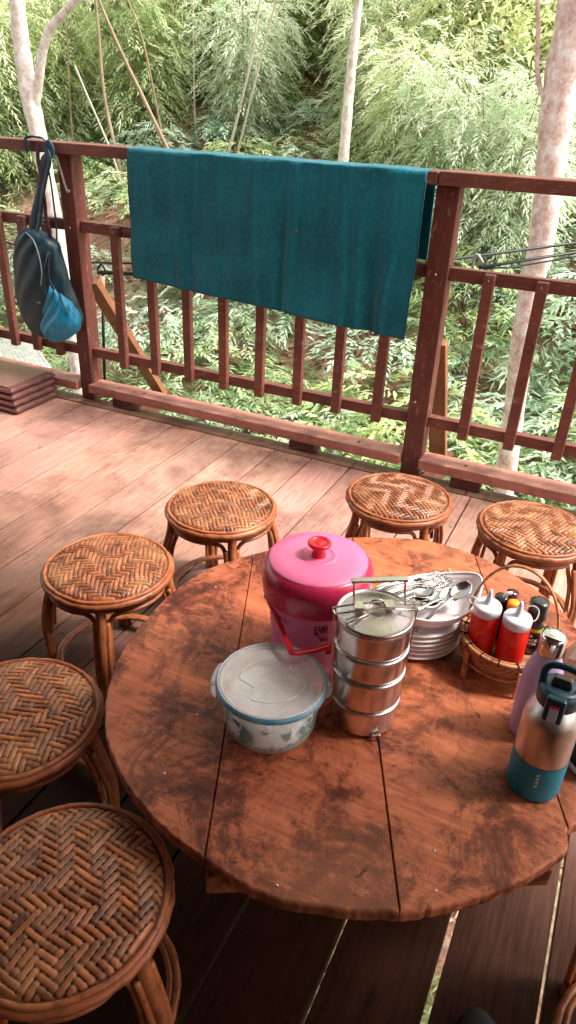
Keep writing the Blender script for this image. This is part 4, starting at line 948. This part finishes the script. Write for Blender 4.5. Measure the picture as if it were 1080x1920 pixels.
# sandal tip at the bottom
sp_ = PZ(893, 1925, 0)
SD = thing('sandal', (sp_.x, sp_.y, 0), 'black rubber sandal toe on the dark deck boards below the table', 'sandal')
dv = Vector((CF.x, CF.y, 0)).normalized(); sv = Vector((dv.y, -dv.x, 0))
def sole(z, k=1): 
    o = []
    for i in range(32):
        t = 2 * PI * i / 32; a = math.cos(t); b = math.sin(t); o.append(dv * (a * .125 * k - .10) + sv * (b * .046 * k * (1 + .12 * a)) + Vector((0, 0, z)))
    return o
mb = MB(); V = sole(.002, .97) + sole(.008) + sole(.020) + sole(.024, .95); mb.add(V, [(j * 32 + i, j * 32 + (i + 1) % 32, (j + 1) * 32 + (i + 1) % 32, (j + 1) * 32 + i) for j in range(3) for i in range(32)] + [tuple(range(96, 128)), tuple(range(32))[::-1]], 1.0, True); mb.build('sole', M['rubber'], SD)
mb = MB(); mb.tube(smooth_path([dv * -.02 + sv * 0 + Vector((0, 0, .024)), dv * -.035 + Vector((0, 0, .045)), dv * -.09 + sv * .035 + Vector((0, 0, .045)), dv * -.14 + sv * .042 + Vector((0, 0, .024))]), .007, 8, flat=.4); mb.tube(smooth_path([dv * -.035 + Vector((0, 0, .045)), dv * -.09 - sv * .035 + Vector((0, 0, .045)), dv * -.14 - sv * .042 + Vector((0, 0, .024))]), .007, 8, flat=.4); mb.build('strap', M['rubber'], SD)

# ------------------------------------------------------------------ outside the railing
mb = MB(); p0, p1 = PY(845, 487, .35), PY(1090, 455, .9); mb.tube([PY(800, 492, .12), p0, p1, p1 + (p1 - p0) * 3], .0065, 8)
tag(mb.build('cable', M['cable']), 'thin upper black cable stretched outside the railing on the right', 'cable', 'cables outside the railing')
mb = MB(); p0, p1 = PY(900, 502, .33), PY(1090, 472, .9); mb.tube([p0, p1, p1 + (p1 - p0) * 3], .011, 8, flat=.6)
c2 = mb.build('webbing_strap', M['cable']); tag(c2, 'broad dark strap pulled tight below the thin cable on the right', 'strap', 'cables outside the railing')
mb = MB(); mb.tube([p0 + Vector((0, 0, -.004)), PY(960, 502, .55), p1 + Vector((0, 0, -.02))], .004, 6); mb.build('strap_edge', M['strap'], c2)
mb = MB(); mb.tube(smooth_path([p0 + Vector((.0, 0, -.04)), p0 + Vector((-.03, 0, 0)), p0 + Vector((-.02, 0, .05)), p0 + Vector((.01, 0, .02))], 4), .007, 8); mb.build('hook', M['cord'], c2)
for (a, b, r, lb) in (((160, 492), (262, 494), .006, 'thin dark bar behind the balusters right of the left post'), ((190, 511), (262, 514), .012, 'thicker dark bar just below the thin one, right of the left post'), ((-30, 440), (28, 459), .006, 'dark bar behind the railing left of the backpack')):
    a_, b_ = PY(*a, .45), PY(*b, .45); mb = MB(); d = (b_ - a_).normalized() * (.5 if r < .01 and a[0] > 0 else .2); mb.tube([a_ - (d * .1), a_, b_, b_ + d], r, 8); tag(mb.build('steel_bar', M['cable']), lb, 'bar', 'bars outside the railing')
ws = PY(192, 515, .30); we = PY(197, 712, .30)
WS = thing('walking_pole', tuple(we), 'dark walking pole with tan grip hung outside the railing near the left post', 'walking pole')
wv = ws - we; mb = MB(); mb.tube([(0, 0, 0), wv * .86], .0085, 10); mb.build('shaft', M['cable'], WS)
mb = MB(); mb.tube([wv * .84, wv * .99], [.0165, .0150], 12); mb.build('grip', M['grip'], WS)
mb = MB(); mb.tube(smooth_path([wv * .98, wv * 1.04 + Vector((.02, 0, 0)), wv * 1.06 + Vector((.0, 0, .02)), wv * 1.02 + Vector((-.03, 0, .01))]), .006, 8); mb.build('hook', M['cable'], WS)
# net walkway beyond the railing at the left
mb = MB()
c0, c1, c2_, c3 = PZ(-160, 655, -.25), PZ(95, 690, -.25), PZ(60, 640, -.25), PZ(-160, 600, -.25)
for i in range(29):
    k = i / 28; a = c0.lerp(c1, k); b = c3.lerp(c2_, k); mb.tube([a, (a + b) / 2 + Vector((0, 0, -.02)), b], .0028, 5)
    a = c0.lerp(c3, k); b = c1.lerp(c2_, k); mb.tube([a, (a + b) / 2 + Vector((0, 0, -.02)), b], .0028, 5)
for a, b in ((c0, c1), (c1, c2_), (c2_, c3)): mb.tube([a, b], .008, 6)
tag(mb.build('rope_net', M['net']), 'pale rope netting stretched beyond the railing at the far left', 'net')

# ------------------------------------------------------------------ added roof, out of view, to shade the near deck
mb = MB()
for i in range(12): mb.box((2.0, -1.45 - .32 * i - .16, 2.40 + .08 * i), (10, .34, .05), Matrix.Rotation(.24, 3, 'X'))
tag(mb.build('shade_roof', M['shade_roof']), kind='structure')

HW = thing('shade_wall', (1.2, -5.3, 0), 'added dark plank wall behind the camera that shades the near deck', 'wall')  # added wall, out of view, to cut fill light from behind
mb = MB()
for i in range(26): mb.box((-5.6 + .45 * i, .0, 1.75), (.44, .03, 3.5), tone=rnd.uniform(.6, .9))
mb.build('plank_panel', M['post'], HW)
mb = MB()
for x in (-5.8, 0, 5.8): mb.box((x, .06, 1.75), (.10, .09, 3.5), tone=.8)
mb.build('wall_frame', M['post'], HW)
# ------------------------------------------------------------------ terrain
def gz(x, y):
    base = -2.5 + .10 * max(0, -y)
    if y > 2.5: base += .50 * (y - 2.5) - .2 * math.exp(-((y - 2.5) / 2) ** 2)
    base += .22 * math.sin(x * .7 + 1) * math.cos(y * .5) + .10 * math.sin(x * 1.9 + y * 1.3) + .05 * (-x) * (1 if y > 4 else .3) * .3
    return base
nxg, nyg = 110, 110; X = np.linspace(-60, 45, nxg); Yg = np.concatenate([np.linspace(-30, 0, 20), np.linspace(.4, 30, 65), np.linspace(31, 90, 25)])
V = [(x, y, gz(x, y)) for x in X for y in Yg]; F = [(i * nyg + j, (i + 1) * nyg + j, (i + 1) * nyg + j + 1, i * nyg + j + 1) for i in range(nxg - 1) for j in range(nyg - 1)]
g_ = npmesh('ground', V, F, M['soil'], np.ones((len(V), 1)), smooth=True); tag(g_, kind='structure')

# ------------------------------------------------------------------ leaves
def leaf_arrays(C, D, Nn, L, Wd, tone):
    D = D / np.linalg.norm(D, axis=1, keepdims=True); S = np.cross(D, Nn); S /= np.linalg.norm(S, axis=1, keepdims=True) + 1e-9; U = np.cross(S, D)
    L = L[:, None]; Wd = Wd[:, None]
    V = np.stack([C, C + D * L * .38 + S * Wd + U * L * .06, C + D * L - U * L * .10, C + D * L * .38 - S * Wd + U * L * .06], 1).reshape(-1, 3)
    F = np.arange(len(C) * 4).reshape(-1, 4); T = np.repeat(tone, 4)[:, None]; return V, F, T
def rvec(n, rs): v = rs.normal(size=(n, 3)); return v / np.linalg.norm(v, axis=1, keepdims=True)
def sprays(origins, dirs, rs, per=9, tw=.45, L=.17, Wd=.013, tone=.5, spread=.7, inner=None):
    n = len(origins); C = []; D = []; T = []; NN = []
    base = np.clip(tone + rs.normal(0, .20, n), .02, .98)
    if inner is not None: base = np.clip(base - inner, 0, 1)  # shade inside the plant put into the tone: low, inner leaves darker
    upn = np.tile(np.array([0, 0, 1.0]), (n, 1)) + rs.normal(0, .28, (n, 3)); side = np.cross(dirs, upn); side /= np.linalg.norm(side, axis=1, keepdims=True) + 1e-9
    pn = np.cross(side, dirs)
    for k in range(per):
        s = (k + .6) / per; drop = np.array([0, 0, -1]) * (s ** 2 * .28 * tw / .45); sg = 1 if k % 2 else -1; sp_ = spread * (1.15 - .75 * s)
        c = origins + dirs * (tw * s) + drop + rs.normal(0, .008, (n, 3))
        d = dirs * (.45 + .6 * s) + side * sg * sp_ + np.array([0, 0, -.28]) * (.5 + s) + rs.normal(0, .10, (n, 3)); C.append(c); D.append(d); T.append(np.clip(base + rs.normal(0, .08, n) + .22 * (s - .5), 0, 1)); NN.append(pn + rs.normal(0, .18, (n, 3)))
    C = np.concatenate(C); D = np.concatenate(D); T = np.concatenate(T); Nn = np.concatenate(NN); m_ = len(C)
    return leaf_arrays(C, D, Nn, L * rs.uniform(.65, 1.25, m_), Wd * rs.uniform(.7, 1.3, m_), T)

def make_bamboo(seed, label, H=6.5, culms=13, low=.32, tone=.5, lean=(0, 0)):
    rs = np.random.RandomState(seed); t = thing('bamboo_clump', (0, 0, 0), label, 'bamboo', 'bamboo clumps on the hillside')
    mb = MB(); O = []; Dd = []; IN = []
    for c in range(culms):
        a = rs.uniform(0, 2 * PI); r0 = rs.uniform(.05, .55); h = H * rs.uniform(.65, 1.1); out = rs.uniform(.06, .30) * h
        bx_, by_ = r0 * math.cos(a), r0 * math.sin(a); pts = []
        for k in range(9):
            s = k / 8; pts.append(Vector((bx_ + math.cos(a) * out * s ** 2.2 + lean[0] * s ** 2, by_ + math.sin(a) * out * s ** 2.2 + lean[1] * s ** 2, h * (s - .12 * s ** 3))))
        rad = rs.uniform(.014, .030); mb.tube(pts, [rad * (1 - .75 * k / 8) for k in range(9)], 6, tone=1)
        for k in range(13):
            s = low + (1 - low) * (k + rs.rand()) / 13; i = min(7, int(s * 8)); f = s * 8 - i; p = pts[i].lerp(pts[i + 1], f)
            for q in range(6):
                aa = rs.uniform(0, 2 * PI); el = rs.uniform(-.5, .45); d = Vector((math.cos(aa) * math.cos(el), math.sin(aa) * math.cos(el), math.sin(el)))
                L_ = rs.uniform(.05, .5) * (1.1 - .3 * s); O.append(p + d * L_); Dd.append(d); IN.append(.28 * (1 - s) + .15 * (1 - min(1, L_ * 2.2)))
    mb.build('culms', M['culm'], t)
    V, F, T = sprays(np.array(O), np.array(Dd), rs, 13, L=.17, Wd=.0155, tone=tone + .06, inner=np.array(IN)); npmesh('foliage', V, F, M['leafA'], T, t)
    return t
prot = [make_bamboo(11, 'tall arching bamboo clump with feathery light leaves on the slope', 4.3, 14, .06, .60), make_bamboo(12, 'dense dark green bamboo clump with brown culms on the slope', 4.2, 15, .18, .46), make_bamboo(13, 'yellow green bamboo clump drooping towards the deck', 3.6, 14, .03, .76)]
spots = []
rs = np.random.RandomState(31)
# (pixel column, depth y, kind, scale)
for (u, y, k, sc_) in [(30, 9.5, 0, 1.0), (150, 11.5, 1, 1.1), (235, 12.5, 1, 1.0), (330, 10.5, 0, 1.05), (420, 13, 2, 1.1), (500, 11, 0, .95), (560, 15, 2, 1.2), (650, 14, 2, 1.15), (720, 12.5, 0, 1.1), (770, 10.5, 2, .95), (850, 11, 0, 1.0), (910, 9, 2, .85), (960, 12, 1, 1.1), (1020, 10, 0, 1.0), (1090, 8.5, 2, .9), (1170, 10, 0, 1.0), (-80, 10, 2, 1.0), (-200, 12, 0, 1.1), (80, 15, 0, 1.2), (300, 16, 0, 1.2), (420, 17.5, 1, 1.2), (600, 18.5, 0, 1.3), (800, 16, 1, 1.2), (930, 16, 0, 1.2), (1060, 15, 1, 1.2), (180, 18, 2, 1.2), (880, 19.5, 2, 1.3), (1250, 13, 1, 1.1), (-40, 17.5, 1, 1.2), (700, 20, 2, 1.3), (500, 20, 2, 1.3), (350, 20.5, 2, 1.3), (90, 8.5, 2, .9), (270, 9.0, 0, .8), (460, 9.3, 2, .7), (700, 9.0, 2, .75), (800, 8.0, 2, .7), (890, 7.2, 0, .7), (980, 7.0, 2, .75), (-20, 7.6, 0, .9), (200, 14, 2, 1.1), (370, 14.5, 0, 1.1), (540, 12.6, 0, .9), (640, 16.5, 0, 1.2), (740, 17.5, 2, 1.2), (1010, 18, 0, 1.3), (250, 20, 0, 1.3), (100, 20, 2, 1.4), (820, 13.2, 2, 1.0), (1120, 11.5, 2, 1.0), (900, 13.6, 0, 1.1), (450, 16, 2, 1.2)]:
    p = PY(u, 150, y); spots.append((p.x, y, k, sc_))
spots = [q_ for q_ in spots if not (y_gap := (q_[1] < 15.5 and 545 < 540 + FPX * (Vector((q_[0], q_[1], 0)) - Vector((CP.x, CP.y, 0))).dot(CR) / (Vector((q_[0], q_[1], 1.5)) - CP).dot(CF) < 668))]
for i, (x, y, k, sc_) in enumerate(spots):
    src = prot[k]; used = getattr(make_bamboo, 'u', set())
    o = src if k not in used else copy_tree(src); used.add(k); make_bamboo.u = used
    o.location = (x, y, gz(x, y) - .1); o.rotation_euler = (0, 0, rs.uniform(0, 6.28)); o.scale = (sc_,) * 3

def make_shrub(seed, label, n=60, Rr=.6, H=.8, L=.13, Wd=.022, tone=.6, per=8):
    rs = np.random.RandomState(seed); t = thing('leafy_shrub', (0, 0, 0), label, 'shrub', 'shrubs below the deck'); mb = MB(); O = []; Dd = []; IN = []
    for k in range(n):
        a = rs.uniform(0, 2 * PI); r = Rr * math.sqrt(rs.rand()); h = H * (1 - .5 * (r / Rr) ** 2) * rs.uniform(.45, 1.0)
        p = Vector((r * math.cos(a), r * math.sin(a), h))
        if k % 4 == 0: mb.tube([(p.x * .15, p.y * .15, 0), (p.x * .6, p.y * .6, h * .6), p], [.010, .006, .003], 5)
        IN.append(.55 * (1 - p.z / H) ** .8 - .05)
        O.append(p); Dd.append(Vector((math.cos(a + rs.normal(0, .6)), math.sin(a + rs.normal(0, .6)), rs.uniform(-.1, .5))).normalized())
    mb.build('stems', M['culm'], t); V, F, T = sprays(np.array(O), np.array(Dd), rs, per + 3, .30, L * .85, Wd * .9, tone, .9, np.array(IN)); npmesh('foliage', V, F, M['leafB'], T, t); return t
sh = [make_shrub(21, 'low shrub with pale mint leaves below the deck', 90, .75, .8, .14, .024, .68), make_shrub(22, 'spreading shrub with long feathery leaves below the deck', 80, .8, .9, .19, .016, .55, 10), make_shrub(23, 'dark broad leaved shrub in the gully below the deck', 80, .7, .7, .14, .026, .38)]
rs = np.random.RandomState(41); placed = []; tries = 0
while len(placed) < 170 and tries < 20000:
    tries += 1; y = rs.uniform(.9, 14.5) ** 1.0; u = rs.uniform(-350, 1350); p = PY(u, 500, y); x = p.x
    if y < 1.3 and x > -3.5: continue
    if any((x - a) ** 2 + (y - b) ** 2 < (.33 + .04 * y) ** 2 for a, b in placed): continue
    # bare patches of soil
    if math.sin(x * .9 + 2) * math.cos(y * .8 + x * .3) > .72 and 4 < y: continue
    placed.append((x, y))
usd = set()
for i, (x, y) in enumerate(placed):
    k = [0, 1, 0, 2, 1][i % 5]; o = sh[k] if k not in usd else copy_tree(sh[k]); usd.add(k)
    o.location = (x, y, gz(x, y) - .05); o.rotation_euler = (0, 0, rs.uniform(0, 6.28)); s = rs.uniform(.7, 1.15); o.scale = (s, s, s * rs.uniform(.8, 1.2))

# litter and undergrowth
rs = np.random.RandomState(51); n = 16000
yy = rs.uniform(-3, 16, n); xx = np.array([PY(rs.uniform(-300, 1300), 400, max(.3, y)).x for y in yy]) + rs.normal(0, .4, n); zz_ = np.array([gz(a, b) for a, b in zip(xx, yy)]) + .02
D = rs.normal(size=(n, 3)); D[:, 2] *= .15; Nn = np.tile([0, .3, 1.0], (n, 1)) + rs.normal(0, .3, (n, 3))
V, F, T = leaf_arrays(np.stack([xx, yy, zz_], 1), D, Nn, rs.uniform(.08, .2, n), rs.uniform(.015, .035, n), rs.rand(n)); tag(npmesh('leaf_litter', V, F, M['litter'], T), 'fallen brown leaves covering the forest floor', 'leaf litter', kind='stuff')
n = 2200
yy = rs.uniform(-1.5, 24, n); xx = np.array([PY(rs.uniform(-300, 1300), 400, max(.3, y)).x for y in yy]); zz_ = np.array([gz(a, b) for a, b in zip(xx, yy)])
O = np.stack([xx, yy, zz_ + rs.uniform(.02, .3, n)], 1); dd = rvec(n, rs); dd[:, 2] = np.abs(dd[:, 2]) * .6
V, F, T = sprays(O, dd, rs, 6, .30, .15, .018, .5, .8); tag(npmesh('undergrowth', V, F, M['leafB'], T), 'low green undergrowth on the forest floor', 'undergrowth', kind='stuff')

# ------------------------------------------------------------------ trees
def crown(parent, c, Rr, n, seed, mat, tone=.5, L=.16, Wd=.03):
    rs = np.random.RandomState(seed); O = rvec(n, rs) * (Rr * rs.uniform(.35, 1, n) ** .6)[:, None] * np.array([1, 1, .6]); dd = rvec(n, rs); dd[:, 2] *= .4
    V, F, T = sprays(O + np.array(c), dd, rs, 8, .45, L, Wd, tone); return npmesh('crown', V, F, mat, T, parent)
def trunk_px(name, lb, pts, y, widths, mat, seg=14, ext=4.0, cr=None, group=None):
    w = [PY(u, v, y) for u, v in pts]; base = w[-1].copy(); zg = gz(base.x, y); d = (w[-1] - w[-2]).normalized()
    if w[-1].z > zg: k = (w[-1].z - zg + .2) / max(.2, -d.z); w.append(w[-1] + d * k); widths = widths + [widths[-1] * 1.25]
    up = (w[0] - w[1]).normalized(); w.insert(0, w[0] + up * min(ext, .8)); w.insert(0, w[1] + up * max(ext, .1) + up * .8 * (ext > 1)); widths = [widths[0] * .75, widths[0] * .97] + widths
    o0 = w[-1]; t = thing(name, tuple(o0), lb, 'tree', group); P_ = [p - o0 for p in w]
    sp = smooth_path(P_, 6); rads = []
    for i in range(len(sp)):
        f = i / 6; j = min(len(widths) - 2, int(f)); rads.append((widths[j] + (widths[j + 1] - widths[j]) * (f - j)) * (1 + .05 * math.sin(i * 1.7)))
    mb = MB(); mb.tube(sp, rads, seg); mb.build('trunk', mat, t)
    return t, P_
t, P_ = trunk_px('tree', 'large pinkish trunk with mottled bark just outside the railing on the right', [(1088, 0), (1049, 185), (1031, 335), (1012, 480), (992, 560), (951, 875)], 2.6, [.125, .112, .092, .088, .085, .080], M['bark_pink'], ext=5)
o0 = t.location
def twig(par, pxs, y, r0, r1, mat, name='branch'):
    w = [PY(u, v, y) - par.location for u, v in pxs]; n_ = (len(w) - 1) * 6 + 1; mb = MB(); mb.tube(smooth_path(w, 6), [r0 + (r1 - r0) * i / (n_ - 1) for i in range(n_)], 10); return mb.build(name, mat, par)
twig(t, [(1030, 200), (1014, 168), (1008, 120), (1010, 60), (1009, 0), (1008, -120)], 2.55, .016, .012, M['bark_pink'])
crown(t, P_[0], 2.2, 900, 61, M['leafB'], .55)
rsn = np.random.RandomState(62); c_ = [PY(u, v, 2.9) - o0 for u, v in ((960, 20), (1000, 35), (1040, 15), (930, 5), (990, 60))]
O = np.concatenate([np.array(c) + rsn.normal(0, .10, (14, 3)) for c in c_]); dd = rvec(len(O), rsn); V, F, T = sprays(O, dd, rsn, 4, .15, .07, .018, .6); npmesh('hanging_leaves', V, F, M['leafB'], T, t)
t, P_ = trunk_px('tree', 'pale forked trunk rising behind the backpack on the left', [(32, -10), (42, 90), (58, 185), (72, 250), (88, 330), (112, 450), (128, 560)], 3.4, [.072, .078, .095, .085, .080, .080, .085], M['bark_pale'], ext=4)
twig(t, [(66, 205), (74, 150), (80, 105), (95, 55), (130, 15), (165, -30), (230, -120)], 3.4, .048, .030, M['bark_pale'])
crown(t, P_[0], 2.0, 700, 63, M['leafB'], .5)
t, P_ = trunk_px('tree', 'slender pale trunk standing straight above the towel on the slope', [(672, 20), (664, 90), (655, 180), (645, 300)], 6.2, [.044, .054, .060, .066], M['bark_pale'], ext=4); crown(t, P_[0], 1.6, 500, 64, M['leafB'], .6)
t, P_ = trunk_px('tree', 'short reddish brown trunk just above the right end of the towel', [(812, 245), (811, 320)], 7.5, [.036, .040], M['bark_red'], ext=.05)
tr_list = [([(182, -10), (225, 90), (275, 195)], 7.0, [.020, .024, .028], 'culm_brown', 'thick brown bamboo pole leaning across the upper left'),
           ([(237, -10), (270, 80), (310, 280)], 8.0, [.012, .015, .018], 'culm_brown', 'thin brown bamboo pole leaning right of the thick brown one'),
           ([(186, 60), (200, 200), (245, 390), (262, 440)], 7.5, [.022, .028, .032, .034], 'culm', 'grey brown bamboo pole running down to the towel corner'),
           ([(490, -10), (470, 120), (430, 285)], 8.0, [.014, .018, .024], 'culm_pale', 'left one of two crossing pale poles above the towel'),
           ([(522, -10), (490, 110), (447, 285)], 8.2, [.012, .016, .020], 'culm_pale', 'right one of two crossing pale poles above the towel'),
           ([(364, 60), (366, 200), (372, 285)], 9.0, [.014, .018, .02], 'culm_pale', 'thin upright pale pole left of the crossing pair'),
           ([(128, 90), (135, 230), (150, 400)], 8.0, [.014, .02, .02], 'culm', 'thin upright grey pole right of the forked trunk'),
           ([(690, 200), (698, 320)], 9.0, [.018, .02], 'culm_pale', 'short pale pole right of the slender trunk'),
           ([(745, 225), (728, 320)], 8.6, [.018, .02], 'culm', 'leaning grey pole between slender trunk and reddish stump'),
           ([(165, 180), (215, 300), (250, 420)], 7.2, [.014, .016, .018], 'culm_pale', 'thin pale pole crossing the grey brown bamboo pole')]
for pts, y, w, mt_, lb in tr_list:
    t, _ = trunk_px('bamboo_pole', lb, pts, y, w, M[mt_], seg=8, ext=1.5 if pts[0][1] < 0 else .4); t['category'] = 'bamboo pole'; t['group'] = 'single bamboo poles in the forest'
a_, b_ = PY(566, 270, 10.2), PY(632, 195, 11.0); mb = MB(); mb.tube([a_, b_], [.035, .03], 8); tag(mb.build('fallen_branch', M['culm_brown']), 'bare brown branch lying slanted on the slope above the towel', 'branch')
bp_ = PY(798, 276, 9.5); mb = MB(); mb.lathe([(0, 0), (.06, 0), (.065, .02), (.065, .15), (.05, .18), (.025, .19), (.025, .21), (0, .21)], (bp_.x, bp_.y, bp_.z - .1), 20); tag(mb.build('plastic_jug', M['blue']), 'small blue plastic jug among the bushes above the right end of the towel', 'jug')
